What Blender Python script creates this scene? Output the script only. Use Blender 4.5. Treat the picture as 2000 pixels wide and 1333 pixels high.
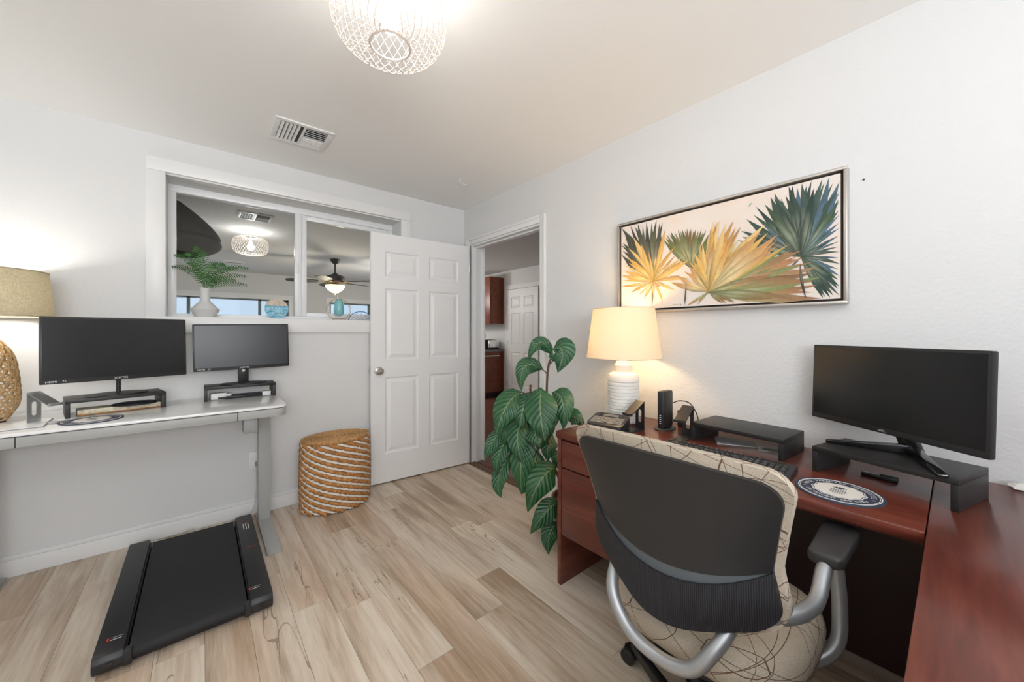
import bpy, bmesh, math, random
from mathutils import Matrix, Vector
for o in list(bpy.data.objects): bpy.data.objects.remove(o, do_unlink=True)
SC = bpy.context.scene; COL = SC.collection
PI = math.pi; R = math.radians
# ---------------------------------------------------------------- camera, world, large lights, exposure
cd = bpy.data.cameras.new('camera'); cam = bpy.data.objects.new('camera', cd); COL.objects.link(cam)
cd.sensor_width = 36; cd.lens = 36*727/2000; cd.shift_y = -16.5/2000; cd.clip_start = .02
cam.location = (0, 0, 1.246); cam.rotation_euler = (PI/2, 0, -math.atan(608/727)); SC.camera = cam
W = bpy.data.worlds.new('world'); SC.world = W; W.use_nodes = True
bg = W.node_tree.nodes['Background']; bg.inputs[0].default_value = (.69, .81, 1, 1); bg.inputs[1].default_value = 1.0
def area(name, loc, rot, sx, sy, e, col=(1,1,1)):
    l = bpy.data.lights.new(name, 'AREA'); l.shape = 'RECTANGLE'; l.size = sx; l.size_y = sy; l.energy = e; l.color = col
    o = bpy.data.objects.new(name, l); COL.objects.link(o); o.location = loc; o.rotation_euler = rot; return o
area('window_fill', (-.35, -1.60, 1.55), (R(140), 0, 0), 1.8, 1.15, 86, (.97, .985, 1))  # fill light at an assumed window, tilted up to brighten the ceiling
vs = SC.view_settings; vs.view_transform = 'Standard'; vs.look = 'None'; vs.gamma = 1; vs.use_curve_mapping = False; vs.exposure = 0.09
# ---------------------------------------------------------------- helpers
class MB:
    def __init__(s): s.V = []; s.F = []; s.M = Matrix.Identity(4); s.C = []; s.UV = {}
    def add(s, vs, fs, col=None):
        n = len(s.V)
        for v in vs: s.V.append(tuple(s.M @ Vector(v)))
        for f in fs: s.F.append(tuple(i+n for i in f))
        if col is not None: s.C += ([col]*len(vs) if isinstance(col[0], (int, float)) else list(col))
        return s
    def box(s, x0, x1, y0, y1, z0, z1):
        return s.add([(x0,y0,z0),(x1,y0,z0),(x1,y1,z0),(x0,y1,z0),(x0,y0,z1),(x1,y0,z1),(x1,y1,z1),(x0,y1,z1)],
            [(0,3,2,1),(4,5,6,7),(0,1,5,4),(1,2,6,5),(2,3,7,6),(3,0,4,7)])
    def cb(s, cx, cy, cz, sx, sy, sz): return s.box(cx-sx/2, cx+sx/2, cy-sy/2, cy+sy/2, cz-sz/2, cz+sz/2)
    def tube(s, pts, r, n=8, closed=False, twist=0, lump=0):
        P = [Vector(p) for p in pts]; m = len(P); rr = r if isinstance(r, (list, tuple)) else [r]*m
        vs = []; up = None; dist = 0
        for i in range(m):
            a = P[(i-1) % m] if (closed or i > 0) else P[i]; b = P[(i+1) % m] if (closed or i < m-1) else P[i]
            t = (b-a).normalized() if (b-a).length > 1e-9 else Vector((0,0,1))
            if up is None:
                up = Vector((0,0,1)) if abs(t.z) < .9 else Vector((1,0,0))
            u = (up - t*up.dot(t)); u = u.normalized() if u.length > 1e-6 else t.orthogonal().normalized()
            up = u; w = t.cross(u)
            if i: dist += (P[i]-P[i-1]).length
            for k in range(n):
                an = 2*PI*k/n
                q = rr[i]*(1+lump*math.cos(2*an - twist*dist)) if lump else rr[i]
                vs.append(P[i] + (u*math.cos(an)+w*math.sin(an))*q)
        fs = []
        for i in range(m if closed else m-1):
            for k in range(n):
                a = i*n+k; b = i*n+(k+1) % n; c = ((i+1) % m)*n+(k+1) % n; d = ((i+1) % m)*n+k
                fs.append((a, b, c, d))
        if not closed: fs += [tuple(range(n-1, -1, -1)), tuple(range((m-1)*n, m*n))]
        return s.add(vs, fs)
    def lathe(s, prof, n=32, cx=0, cy=0, sx=1, sy=1, cap=True):
        vs = [(cx+r*sx*math.cos(2*PI*k/n), cy+r*sy*math.sin(2*PI*k/n), z) for r, z in prof for k in range(n)]
        fs = [(i*n+k, i*n+(k+1) % n, (i+1)*n+(k+1) % n, (i+1)*n+k) for i in range(len(prof)-1) for k in range(n)]
        if cap: fs += [tuple(range(n-1, -1, -1)), tuple(range((len(prof)-1)*n, len(prof)*n))]
        return s.add(vs, fs)
    def prism(s, poly, z0, z1):
        n = len(poly)
        return s.add([(x, y, z0) for x, y in poly]+[(x, y, z1) for x, y in poly],
            [tuple(range(n-1, -1, -1)), tuple(range(n, 2*n))]+[(i, (i+1) % n, n+(i+1) % n, n+i) for i in range(n)])
    def build(s, name, mat, parent=None, bev=0, smooth=True, angle=35, seg=2, fix=True):
        me = bpy.data.meshes.new(name); me.from_pydata(s.V, [], s.F)
        if fix or bev:
            bm = bmesh.new(); bm.from_mesh(me); bmesh.ops.recalc_face_normals(bm, faces=bm.faces)
            if bev:
                es = [e for e in bm.edges if len(e.link_faces) == 2 and e.calc_face_angle(0) > R(28)]
                bmesh.ops.bevel(bm, geom=es, offset=bev, segments=seg, profile=.5, affect='EDGES', clamp_overlap=True)
            bm.to_mesh(me); bm.free()
        if smooth:
            me.polygons.foreach_set('use_smooth', [True]*len(me.polygons)); me.set_sharp_from_angle(angle=R(angle))
        if s.C and len(s.C) == len(me.vertices):
            ca = me.color_attributes.new('Col', 'FLOAT_COLOR', 'POINT')
            for i, c in enumerate(s.C): ca.data[i].color = (c[0], c[1], c[2], 1)
        if mat: me.materials.append(MAT[mat] if isinstance(mat, str) else mat)
        o = bpy.data.objects.new(name, me); COL.objects.link(o)
        if parent: o.parent = parent
        return o
def T(x=0, y=0, z=0): return Matrix.Translation((x, y, z))
def RX(a): return Matrix.Rotation(R(a), 4, 'X')
def RY(a): return Matrix.Rotation(R(a), 4, 'Y')
def RZ(a): return Matrix.Rotation(R(a), 4, 'Z')
def tag(o, label=None, cat=None, group=None, kind=None):
    if label: o['label'] = label
    if cat: o['category'] = cat
    if group: o['group'] = group
    if kind: o['kind'] = kind
    return o
def thing(name, label, cat, loc=(0,0,0), rz=0, group=None, kind=None):
    o = bpy.data.objects.new(name, None); COL.objects.link(o); o.empty_display_size = .05
    o.location = loc; o.rotation_euler = (0, 0, R(rz)); return tag(o, label, cat, group, kind)
def cp(o, parent=None, loc=None, rz=None):
    c = o.copy(); COL.objects.link(c); c.parent = parent
    if loc is not None: c.location = loc
    if rz is not None: c.rotation_euler = (0, 0, R(rz))
    return c
def tree(o, parent=None):
    c = cp(o, parent)
    for ch in list(o.children): tree(ch, c)
    return c
def mesh_inst(name, me, parent, loc=(0,0,0), rot=(0,0,0)):
    o = bpy.data.objects.new(name, me); COL.objects.link(o); o.parent = parent; o.location = loc; o.rotation_euler = rot; return o
_G = {}
def glyphs(txt, size=1.0, align='CENTER'):
    key = (txt, align)
    if key not in _G:
        cu = bpy.data.curves.new('t', 'FONT'); cu.body = txt; cu.align_x = align; cu.align_y = 'CENTER'; cu.size = 1; cu.resolution_u = 2
        ob = bpy.data.objects.new('t', cu); me = ob.to_mesh()
        _G[key] = ([tuple(v.co) for v in me.vertices], [tuple(p.vertices) for p in me.polygons])
        ob.to_mesh_clear(); bpy.data.objects.remove(ob); bpy.data.curves.remove(cu)
    vs, fs = _G[key]
    return [(x*size, y*size, 0) for x, y, z in vs], fs
def text(mb, txt, size, M, align='CENTER', sx=1):
    vs, fs = glyphs(txt, size, align); old = mb.M; mb.M = old @ M
    mb.add([(x*sx, y, 0) for x, y, z in vs], fs); mb.M = old
def ring_text(mb, txt, rad, size, a0, a1, z, flip=False):
    n = len(txt)
    for i, ch in enumerate(txt):
        if ch == ' ': continue
        a = a0+(a1-a0)*(i+.5)/n
        M = T(rad*math.cos(R(a)), rad*math.sin(R(a)), z) @ RZ(a+90 if flip else a-90)
        text(mb, ch, size, M)
def bez(p0, p1, p2, n):
    p0, p1, p2 = Vector(p0), Vector(p1), Vector(p2)
    return [p0*(1-t)**2 + p1*2*t*(1-t) + p2*t*t for t in [i/n for i in range(n+1)]]
def spline(pts, n=6):
    P = [Vector(p) for p in pts]; P = [P[0]*2-P[1]]+P+[P[-1]*2-P[-2]]; out = []
    for i in range(1, len(P)-2):
        a, b, c, d = P[i-1:i+3]
        for k in range(n):
            t = k/n
            out.append(.5*((2*b)+(c-a)*t+(2*a-5*b+4*c-d)*t*t+(3*b-a-3*c+d)*t**3))
    return out+[P[-2]]
def rrect(w, h, r, n=5, cx=0, cy=0):
    out = []
    for qx, qy, a in ((w/2-r, h/2-r, 0), (-w/2+r, h/2-r, 90), (-w/2+r, -h/2+r, 180), (w/2-r, -h/2+r, 270)):
        out += [(cx+qx+r*math.cos(R(a+90*k/n)), cy+qy+r*math.sin(R(a+90*k/n))) for k in range(n+1)]
    return out
# ---------------------------------------------------------------- materials
MAT = {}
def nt(name):
    m = bpy.data.materials.new(name); m.use_nodes = True; MAT[name] = m; t = m.node_tree
    return m, t, t.nodes['Principled BSDF']
def N(t, ty, **kw):
    n = t.nodes.new(ty)
    for k, v in kw.items():
        if k in n.inputs.keys() if isinstance(k, str) and not hasattr(n, k) else False: n.inputs[k].default_value = v
        else: setattr(n, k, v)
    return n
def noise(t, vec, scale, detail=4, rough=.5, dist=0):
    n = t.nodes.new('ShaderNodeTexNoise'); n.inputs['Scale'].default_value = scale; n.inputs['Detail'].default_value = detail
    n.inputs['Roughness'].default_value = rough; n.inputs['Distortion'].default_value = dist
    if vec is not None: t.links.new(vec, n.inputs['Vector'])
    return n.outputs['Fac']
def ramp(t, fac, stops):
    n = t.nodes.new('ShaderNodeValToRGB'); cr = n.color_ramp
    while len(cr.elements) < len(stops): cr.elements.new(.5)
    for e, (p, c) in zip(cr.elements, stops): e.position = p; e.color = (*c, 1) if len(c) == 3 else c
    t.links.new(fac, n.inputs[0]); return n.outputs[0]
def math_(t, op, a, b=None, c=None):
    n = t.nodes.new('ShaderNodeMath'); n.operation = op
    for i, v in enumerate((a, b, c)):
        if v is None: continue
        if isinstance(v, (int, float)): n.inputs[i].default_value = v
        else: t.links.new(v, n.inputs[i])
    return n.outputs[0]
def mixc(t, f, a, b, mode='MIX'):
    n = t.nodes.new('ShaderNodeMix'); n.data_type = 'RGBA'; n.blend_type = mode
    for i, v in ((0, f), (6, a), (7, b)):
        if isinstance(v, (int, float)): n.inputs[i].default_value = v
        elif isinstance(v, tuple): n.inputs[i].default_value = (*v, 1)
        else: t.links.new(v, n.inputs[i])
    return n.outputs[2]
def bump(t, b, h, strength=.2, dist=.002):
    n = t.nodes.new('ShaderNodeBump'); n.inputs['Strength'].default_value = strength; n.inputs['Distance'].default_value = dist
    t.links.new(h, n.inputs['Height']); t.links.new(n.outputs[0], b.inputs['Normal'])
def mapping(t, src, scale=(1,1,1), add=None):
    n = t.nodes.new('ShaderNodeMapping'); n.inputs['Scale'].default_value = scale; t.links.new(src, n.inputs[0])
    if add is not None: t.links.new(add, n.inputs['Location'])
    return n.outputs[0]
def objco(t): return t.nodes.new('ShaderNodeTexCoord').outputs['Object']
def wpos(t): return t.nodes.new('ShaderNodeNewGeometry').outputs['Position']
def pm(name, col, rough=.5, metal=0, bs=0, bstr=.2, bd=.001, var=0, vscale=30, coat=0, emis=0, spec=None, alpha=None):
    m, t, b = nt(name); b.inputs['Base Color'].default_value = (*col, 1); b.inputs['Roughness'].default_value = rough
    b.inputs['Metallic'].default_value = metal; b.inputs['Coat Weight'].default_value = coat
    if spec is not None: b.inputs['Specular IOR Level'].default_value = spec
    co = objco(t)
    if var:
        f = noise(t, co, vscale, 3)
        t.links.new(ramp(t, f, [(.3, tuple(c*(1-var) for c in col)), (.7, tuple(min(1, c*(1+var)) for c in col))]), b.inputs['Base Color'])
    if bs: bump(t, b, noise(t, co, bs, 3), bstr, bd)
    if emis: b.inputs['Emission Color'].default_value = (*col, 1); b.inputs['Emission Strength'].default_value = emis
    return m
pm('wall', (.735, .737, .735), .6, bs=75, bstr=.5, bd=.003)
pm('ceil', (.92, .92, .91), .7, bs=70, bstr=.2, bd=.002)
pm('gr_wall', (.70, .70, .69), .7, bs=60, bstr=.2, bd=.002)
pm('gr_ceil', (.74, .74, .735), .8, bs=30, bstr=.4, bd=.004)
pm('trim', (.82, .82, .815), .35)
pm('door', (.86, .86, .86), .38)
pm('vinyl', (.84, .845, .85), .3)
pm('metal', (.62, .60, .57), .28, 1)
pm('steel', (.55, .56, .57), .32, 1)
pm('silver_paint', (.46, .48, .50), .42, .75)
pm('black', (.012, .012, .013), .45)
pm('black_gloss', (.006, .006, .007), .1, coat=.4)
pm('blackwood', (.017, .016, .016), .45, bs=140, bstr=.25, bd=.0006)
pm('screen', (.010, .010, .011), .22)
pm('screen_grey', (.010, .010, .011), .3)
pm('bezel', (.02, .02, .021), .38)
pm('plastic_dark', (.02, .02, .022), .42)
pm('grey_desk', (.40, .405, .39), .45)
pm('grey_desk_dark', (.30, .30, .295), .5)
pm('white_glass', (.88, .885, .88), .16)
pm('white_plastic', (.83, .83, .82), .35)
pm('white_print', (.82, .82, .80), .6)
pm('red', (.6, .03, .02), .5)
pm('darkwire', (.012, .012, .012), .5)
pm('shelf_cream', (.70, .64, .47), .6, var=.25, vscale=60)
pm('belt', (.016, .016, .018), .75, bs=300, bstr=.5, bd=.001)
pm('rail', (.018, .018, .02), .42)
pm('gold', (.55, .36, .15), .3, 1)
pm('ceramic', (.80, .79, .76), .5)
pm('vase_white', (.66, .66, .65), .55)
pm('teal', (.22, .52, .55), .2)
pm('blue_wire', (.03, .14, .35), .5)
pm('rattan', (.52, .34, .16), .65, var=.3, vscale=90)
pm('neutral_floor', (.50, .48, .44), .95, bs=120, bstr=.5, bd=.004)  # unseen floor, coloured pale so the bounce on the far ceiling stays neutral
pm('wicker', (.13, .12, .11), .8, bs=70, bstr=.8, bd=.004)
pm('rope', (.46, .21, .065), .75, var=.45, vscale=45, bs=160, bstr=.6, bd=.002)
pm('rope_white', (.80, .79, .75), .7, bs=200, bstr=.5, bd=.001)
pm('lid_rope', (.52, .29, .12), .75, var=.4, vscale=80, bs=170, bstr=.5, bd=.002)
pm('pot', (.10, .055, .035), .6)
pm('soil', (.03, .02, .012), .9, bs=60, bstr=.8, bd=.01)
pm('stem', (.10, .055, .03), .7)
pm('shell', (.020, .020, .021), .42, bs=500, bstr=.15, bd=.0005)
pm('band', (.10, .115, .125), .5)
pm('armpad', (.035, .034, .034), .45, bs=250, bstr=.2, bd=.0005)
pm('chair_base', (.015, .015, .016), .4)
pm('liner', (.03, .02, .017), .6)
pm('frame_silver', (.55, .51, .47), .33, .85)
pm('navy', (.035, .045, .075), .6)
pm('cream', (.78, .74, .68), .6)
pm('dim_mat', (.02, .02, .022), .7)
pm('fan_dark', (.05, .04, .035), .5)
pm('fan_blade', (.045, .055, .055), .65)
pm('cab', (.22, .055, .025), .35, var=.25, vscale=14)
pm('granite', (.2, .19, .18), .3, var=.5, vscale=120)
pm('chrome', (.8, .8, .8), .12, 1)
pm('keycap', (.03, .029, .029), .42)
pm('window_frame_far', (.16, .20, .20), .5)
pm('paper', (.80, .78, .73), .7)
pm('grey_card', (.16, .16, .17), .5)
pm('sticker', (.25, .24, .22), .6)
pm('threshold', (.16, .09, .05), .5)
pm('cord_white', (.7, .7, .68), .5)
pm('bulb', (1, .97, .92), .5, emis=14)
pm('bulb_warm', (1, .80, .5), .5, emis=8)
pm('wire_shade', (.72, .64, .58), .5)
pm('sconce_bowl', (1, .78, .48), .5, emis=1.6)
pm('sign_sand', (.62, .52, .42), .6, var=.2, vscale=40)
pm('sign_blue', (.22, .50, .66), .6, var=.35, vscale=35)
pm('sign_dark', (.05, .25, .38), .6)
pm('sign_text', (.55, .78, .80), .6)
# translucent shades
def shade(name, col, tr=.5, ws=0):
    m, t, b = nt(name); b.inputs['Base Color'].default_value = (*col, 1); b.inputs['Roughness'].default_value = .9
    out = t.nodes['Material Output']; tl = t.nodes.new('ShaderNodeBsdfTranslucent'); tl.inputs[0].default_value = (*col, 1)
    mx = t.nodes.new('ShaderNodeMixShader'); mx.inputs[0].default_value = tr
    t.links.new(b.outputs[0], mx.inputs[1]); t.links.new(tl.outputs[0], mx.inputs[2]); t.links.new(mx.outputs[0], out.inputs[0])
    if ws:
        co = objco(t); a = noise(t, mapping(t, co, (1, 1, 9)), ws, 2); c = noise(t, mapping(t, co, (6, 6, 1)), ws, 2)
        f = math_(t, 'ADD', math_(t, 'MULTIPLY', a, .5), math_(t, 'MULTIPLY', c, .5))
        cc = ramp(t, f, [(.35, tuple(x*.72 for x in col)), (.65, tuple(min(1, x*1.1) for x in col))])
        t.links.new(cc, b.inputs['Base Color']); t.links.new(cc, tl.inputs[0])
shade('shade_white', (.86, .80, .70), .45)
shade('shade_linen', (.66, .60, .45), .35, 60)
# window glass: clear, faint reflection
m, t, b = nt('glass'); out = t.nodes['Material Output']
tr = t.nodes.new('ShaderNodeBsdfTransparent'); tr.inputs[0].default_value = (.93, .95, .95, 1); gl = t.nodes.new('ShaderNodeBsdfGlossy'); gl.inputs['Roughness'].default_value = .02
mx = t.nodes.new('ShaderNodeMixShader'); fr = t.nodes.new('ShaderNodeFresnel'); fr.inputs[0].default_value = 1.10
t.links.new(fr.outputs[0], mx.inputs[0]); t.links.new(tr.outputs[0], mx.inputs[1]); t.links.new(gl.outputs[0], mx.inputs[2]); t.links.new(mx.outputs[0], out.inputs[0])
# laminate floor planks: grain, cracks, a tone of its own per plank
m, t, b = nt('plank'); oi = t.nodes.new('ShaderNodeObjectInfo'); rnd = oi.outputs['Random']
comb = t.nodes.new('ShaderNodeCombineXYZ'); t.links.new(math_(t, 'MULTIPLY', rnd, 37.0), comb.inputs[0]); t.links.new(math_(t, 'MULTIPLY', rnd, 91.0), comb.inputs[1])
v = mapping(t, wpos(t), (9, .9, 1), comb.outputs[0])
g1 = noise(t, v, 1.0, 8, .62, .6); g2 = noise(t, mapping(t, wpos(t), (60, 3, 1), comb.outputs[0]), 1.0, 4, .6)
f = math_(t, 'ADD', math_(t, 'MULTIPLY', g1, .72), math_(t, 'MULTIPLY', g2, .30))
f = math_(t, 'ADD', f, math_(t, 'MULTIPLY', math_(t, 'SUBTRACT', rnd, .5), .15))
c1 = ramp(t, f, [(.36, (.36, .265, .18)), (.45, (.53, .42, .315)), (.54, (.67, .565, .45)), (.66, (.78, .69, .58))])
c1 = mixc(t, math_(t, 'MULTIPLY', math_(t, 'GREATER_THAN', noise(t, mapping(t, wpos(t), (2.2, .5, 1), comb.outputs[0]), 1.0, 2), .56), .24), c1, (.60, .39, .25))
ck = math_(t, 'ABSOLUTE', math_(t, 'SUBTRACT', noise(t, mapping(t, wpos(t), (5.5, .45, 1), comb.outputs[0]), 1.0, 4, .55, .6), .5))
ck = math_(t, 'MULTIPLY', math_(t, 'LESS_THAN', ck, .0028), math_(t, 'GREATER_THAN', noise(t, mapping(t, wpos(t), (3, .8, 1), comb.outputs[0]), 1.0, 2), .56))
c1 = mixc(t, math_(t, 'MULTIPLY', ck, .6), c1, (.17, .10, .06))
t.links.new(c1, b.inputs['Base Color']); b.inputs['Roughness'].default_value = .38
bump(t, b, g2, .08, .001)
pm('subfloor', (.18, .13, .09), .8)
# dark red hall floor
m, t, b = nt('red_floor'); g = noise(t, mapping(t, wpos(t), (3, 30, 1)), 1.0, 5, .6, .4)
t.links.new(ramp(t, g, [(.32, (.075, .025, .018)), (.5, (.16, .06, .045)), (.7, (.27, .12, .09))]), b.inputs['Base Color']); b.inputs['Roughness'].default_value = .28
# mahogany
def mahog(name, sc):
    m, t, b = nt(name); co = objco(t); g = noise(t, mapping(t, co, sc), 1.0, 6, .6, .8); g2 = noise(t, mapping(t, co, tuple(x*6 for x in sc)), 1.0, 3)
    f = math_(t, 'ADD', math_(t, 'MULTIPLY', g, .75), math_(t, 'MULTIPLY', g2, .25))
    t.links.new(ramp(t, f, [(.3, (.055, .010, .006)), (.5, (.135, .028, .016)), (.72, (.235, .062, .035))]), b.inputs['Base Color'])
    b.inputs['Roughness'].default_value = .3; b.inputs['Coat Weight'].default_value = .25; b.inputs['Coat Roughness'].default_value = .15
mahog('mahogany_y', (14, 1.5, 14)); mahog('mahogany_x', (1.5, 14, 14)); mahog('mahogany_z', (14, 14, 1.5))
pm('mahogany_dark', (.03, .008, .006), .4)
# chair fabric: beige with thin brown arcs (shells about scattered centres)
m, t, b = nt('fabric'); co = objco(t); tot = None
for i, (cx, cy, cz, per) in enumerate(((.12,.16,.28,.105), (-.06,.07,.72,.12), (.05,-.20,.70,.098), (.26,.02,.30,.13), (-.02,.25,1.05,.11), (-.02,-.2,1.1,.10), (-.46,.05,1.06,.115), (-.44,-.3,.86,.12), (.02,-.1,.26,.115), (-.45,.3,.8,.13))):
    d = t.nodes.new('ShaderNodeVectorMath'); d.operation = 'DISTANCE'; t.links.new(co, d.inputs[0]); d.inputs[1].default_value = (cx, cy, cz)
    q = math_(t, 'MODULO', math_(t, 'ADD', d.outputs['Value'], .013*i), per)
    l = math_(t, 'LESS_THAN', q, .0014)
    tot = l if tot is None else math_(t, 'MAXIMUM', tot, l)
base = ramp(t, noise(t, co, 400, 2), [(.3, (.44, .37, .28)), (.7, (.60, .53, .43))])
t.links.new(mixc(t, tot, base, (.14, .08, .05)), b.inputs['Base Color']); b.inputs['Roughness'].default_value = .9; bump(t, b, noise(t, co, 600, 2), .3, .0008)
# ribbed lumbar cloth
m, t, b = nt('ribbed'); co = objco(t); sp = t.nodes.new('ShaderNodeSeparateXYZ'); t.links.new(co, sp.inputs[0])
w_ = math_(t, 'SINE', math_(t, 'MULTIPLY', sp.outputs[1], 1500.0))
t.links.new(ramp(t, math_(t, 'ADD', math_(t, 'MULTIPLY', w_, .5), .5), [(.2, (.006, .006, .008)), (.9, (.030, .030, .036))]), b.inputs['Base Color']); b.inputs['Roughness'].default_value = .7
bump(t, b, w_, .5, .001)
# leaf: pale midrib and side veins from the UV map
m, t, b = nt('leaf'); uv = t.nodes.new('ShaderNodeUVMap'); uv.uv_map = 'UV'; sp = t.nodes.new('ShaderNodeSeparateXYZ'); t.links.new(uv.outputs[0], sp.inputs[0])
av = math_(t, 'ABSOLUTE', math_(t, 'SUBTRACT', sp.outputs[1], .5))
mid = math_(t, 'LESS_THAN', av, .022)
sv = math_(t, 'SINE', math_(t, 'MULTIPLY', math_(t, 'SUBTRACT', sp.outputs[0], math_(t, 'MULTIPLY', av, .55)), 52.0))
oi = t.nodes.new('ShaderNodeObjectInfo'); nz = noise(t, wpos(t), 14, 3)
basec = mixc(t, nz, mixc(t, oi.outputs['Random'], (.008, .055, .018), (.008, .040, .030)), (.022, .115, .034))
vein = math_(t, 'MULTIPLY', math_(t, 'GREATER_THAN', sv, .86), .22)
c_ = mixc(t, vein, basec, (.13, .24, .08)); c_ = mixc(t, math_(t, 'MULTIPLY', mid, .7), c_, (.20, .26, .10))
t.links.new(c_, b.inputs['Base Color']); b.inputs['Roughness'].default_value = .33; bump(t, b, sv, .5, .003)
pm('fern', (.045, .15, .03), .5, var=.6, vscale=30)
# painting: colours painted on the canvas are stored with the brush strokes
m, t, b = nt('paint'); at = t.nodes.new('ShaderNodeVertexColor'); at.layer_name = 'Col'
t.links.new(mixc(t, .35, at.outputs[0], mixc(t, noise(t, objco(t), 55, 4), (.2,.2,.2), (1,1,1)), 'MULTIPLY'), b.inputs['Base Color']); b.inputs['Roughness'].default_value = .55
m, t, b = nt('canvas'); co = objco(t)
t.links.new(ramp(t, noise(t, co, 5, 4), [(.3, (.83, .70, .60)), (.7, (.80, .76, .72))]), b.inputs['Base Color']); b.inputs['Roughness'].default_value = .7
LEAVES = [(1.486,1.43,1.125,1.378,1.435,1.273,1.348,1.479,1.095,0.056),(1.488,1.428,1.156,1.508,1.327,1.197,1.471,1.377,1.031,0.111),(1.445,1.464,1.043,1.288,1.498,1.137,1.308,1.487,0.933,0.072),(1.387,1.578,0.908,1.258,1.568,0.887,1.216,1.591,0.696,0.113),(1.427,1.544,0.905,1.332,1.506,0.859,1.313,1.509,0.729,0.096),(1.441,1.468,0.941,1.354,1.41,0.844,1.368,1.371,0.683,0.131),(1.524,1.463,0.911,1.519,1.35,0.914,1.494,1.358,0.723,0.096),(1.535,1.48,0.881,1.477,1.417,0.826,1.487,1.403,0.738,0.074),(1.655,1.484,0.747,1.621,1.395,0.793,1.662,1.348,0.717,0.071),(1.383,1.555,0.774,1.273,1.523,0.7,1.305,1.476,0.555,0.095),(1.414,1.555,0.732,1.308,1.513,0.586,1.308,1.487,0.385,0.101),(1.325,1.629,0.703,1.196,1.62,0.679,1.171,1.628,0.555,0.056),(1.36,1.626,0.733,1.286,1.59,0.726,1.283,1.6,0.631,0.075),(1.347,1.611,0.663,1.217,1.602,0.61,1.218,1.589,0.478,0.062),(1.347,1.611,0.559,1.2,1.616,0.45,1.239,1.571,0.357,0.062),(1.472,1.533,0.575,1.388,1.486,0.492,1.334,1.517,0.368,0.097),(1.422,1.497,0.742,1.344,1.438,0.719,1.362,1.403,0.645,0.083),(1.502,1.547,0.507,1.43,1.489,0.424,1.378,1.52,0.332,0.052),(1.505,1.413,0.507,1.361,1.417,0.505,1.313,1.444,0.305,0.11),(1.488,1.389,0.324,1.384,1.372,0.333,1.318,1.427,0.197,0.082),(1.483,1.393,0.212,1.383,1.379,0.203,1.397,1.374,0.082,0.071),(1.561,1.497,0.655,1.476,1.471,0.618,1.488,1.467,0.525,0.07),(1.588,1.475,0.566,1.515,1.438,0.561,1.532,1.43,0.488,0.052),(1.434,1.604,0.802,1.39,1.529,0.706,1.409,1.508,0.58,0.098),(1.534,1.533,0.8,1.473,1.493,0.7,1.458,1.518,0.582,0.1),(1.415,1.645,0.798,1.338,1.599,0.73,1.334,1.596,0.617,0.088)]
STEMS = [[(1.713,1.435,0.157),(1.55,1.467,0.342),(1.502,1.481,0.639),(1.476,1.464,0.904),(1.469,1.444,1.06),(1.488,1.428,1.122)],[(1.713,1.435,0.157),(1.539,1.477,0.4),(1.494,1.514,0.575),(1.45,1.551,0.809),(1.427,1.544,0.911),(1.427,1.544,0.951)],[(1.469,1.444,1.006),(1.458,1.453,1.026),(1.441,1.468,1.046)],[(1.471,1.442,1.066),(1.493,1.424,1.099),(1.501,1.417,1.128)],[(1.713,1.435,0.157),(1.569,1.426,0.235),(1.513,1.42,0.368),(1.505,1.413,0.499)],[(1.713,1.435,0.157),(1.565,1.403,0.13),(1.495,1.396,0.269),(1.483,1.393,0.318)],[(1.414,1.555,0.885),(1.4,1.566,0.905),(1.385,1.579,0.908)]]
FANS = [
('R',(0.422,1.565),[(0.649,1.722),(0.666,1.682),(0.627,1.773),(0.589,1.822),(0.532,1.849),(0.517,1.862),(0.493,1.832),(0.466,1.876),(0.452,1.878),(0.42,1.876),(0.387,1.877),(0.369,1.836),(0.352,1.874),(0.331,1.873),(0.297,1.846),(0.297,1.804),(0.295,1.767),(0.295,1.714),(0.295,1.661),(0.296,1.609),(0.296,1.567),(0.296,1.519),(0.296,1.472),(0.297,1.429),(0.298,1.393),(0.327,1.379),(0.35,1.38),(0.6,1.648),(0.532,1.594)]),
('M',(0.878,1.574),[(1.036,1.763),(1.013,1.78),(0.991,1.79),(0.951,1.792),(0.929,1.791),(0.902,1.789),(0.881,1.784),(0.857,1.776),(0.828,1.773),(0.805,1.761),(0.773,1.732),(0.755,1.695)]),
('Lg',(1.091,1.535),[(1.297,1.878),(1.265,1.807),(1.234,1.88),(1.186,1.877),(1.132,1.88),(1.071,1.877),(1.036,1.851),(1.297,1.774),(1.297,1.717)]),
('Ly',(1.091,1.535),[(1.021,1.811),(0.891,1.624),(0.926,1.644),(0.991,1.682),(1.252,1.75),(1.279,1.651),(1.297,1.589),(1.297,1.525),(1.216,1.806),(0.94,1.547),(1.148,1.435),(1.234,1.48),(1.036,1.412),(0.884,1.527),(1.165,1.757),(0.947,1.604),(1.099,1.409)]),
('Yg',(0.795,1.45),[(0.459,1.628),(0.418,1.592),(0.413,1.561),(0.365,1.515),(0.352,1.473),(0.365,1.441),(0.356,1.381),(0.436,1.376),(0.905,1.385),(0.507,1.382),(0.611,1.387),(0.725,1.386),(0.45,1.592),(0.387,1.537),(0.469,1.503),(0.851,1.387)]),
('Yy',(0.795,1.45),[(0.55,1.734),(0.503,1.677),(0.507,1.652),(0.469,1.624),(0.649,1.744),(0.681,1.779),(0.743,1.797),(0.767,1.803),(0.786,1.761),(0.864,1.654),(0.891,1.597),(0.954,1.549),(0.837,1.697),(0.707,1.699),(0.6,1.697),(0.568,1.708),(0.622,1.67),(0.991,1.517)]),
]
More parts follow.
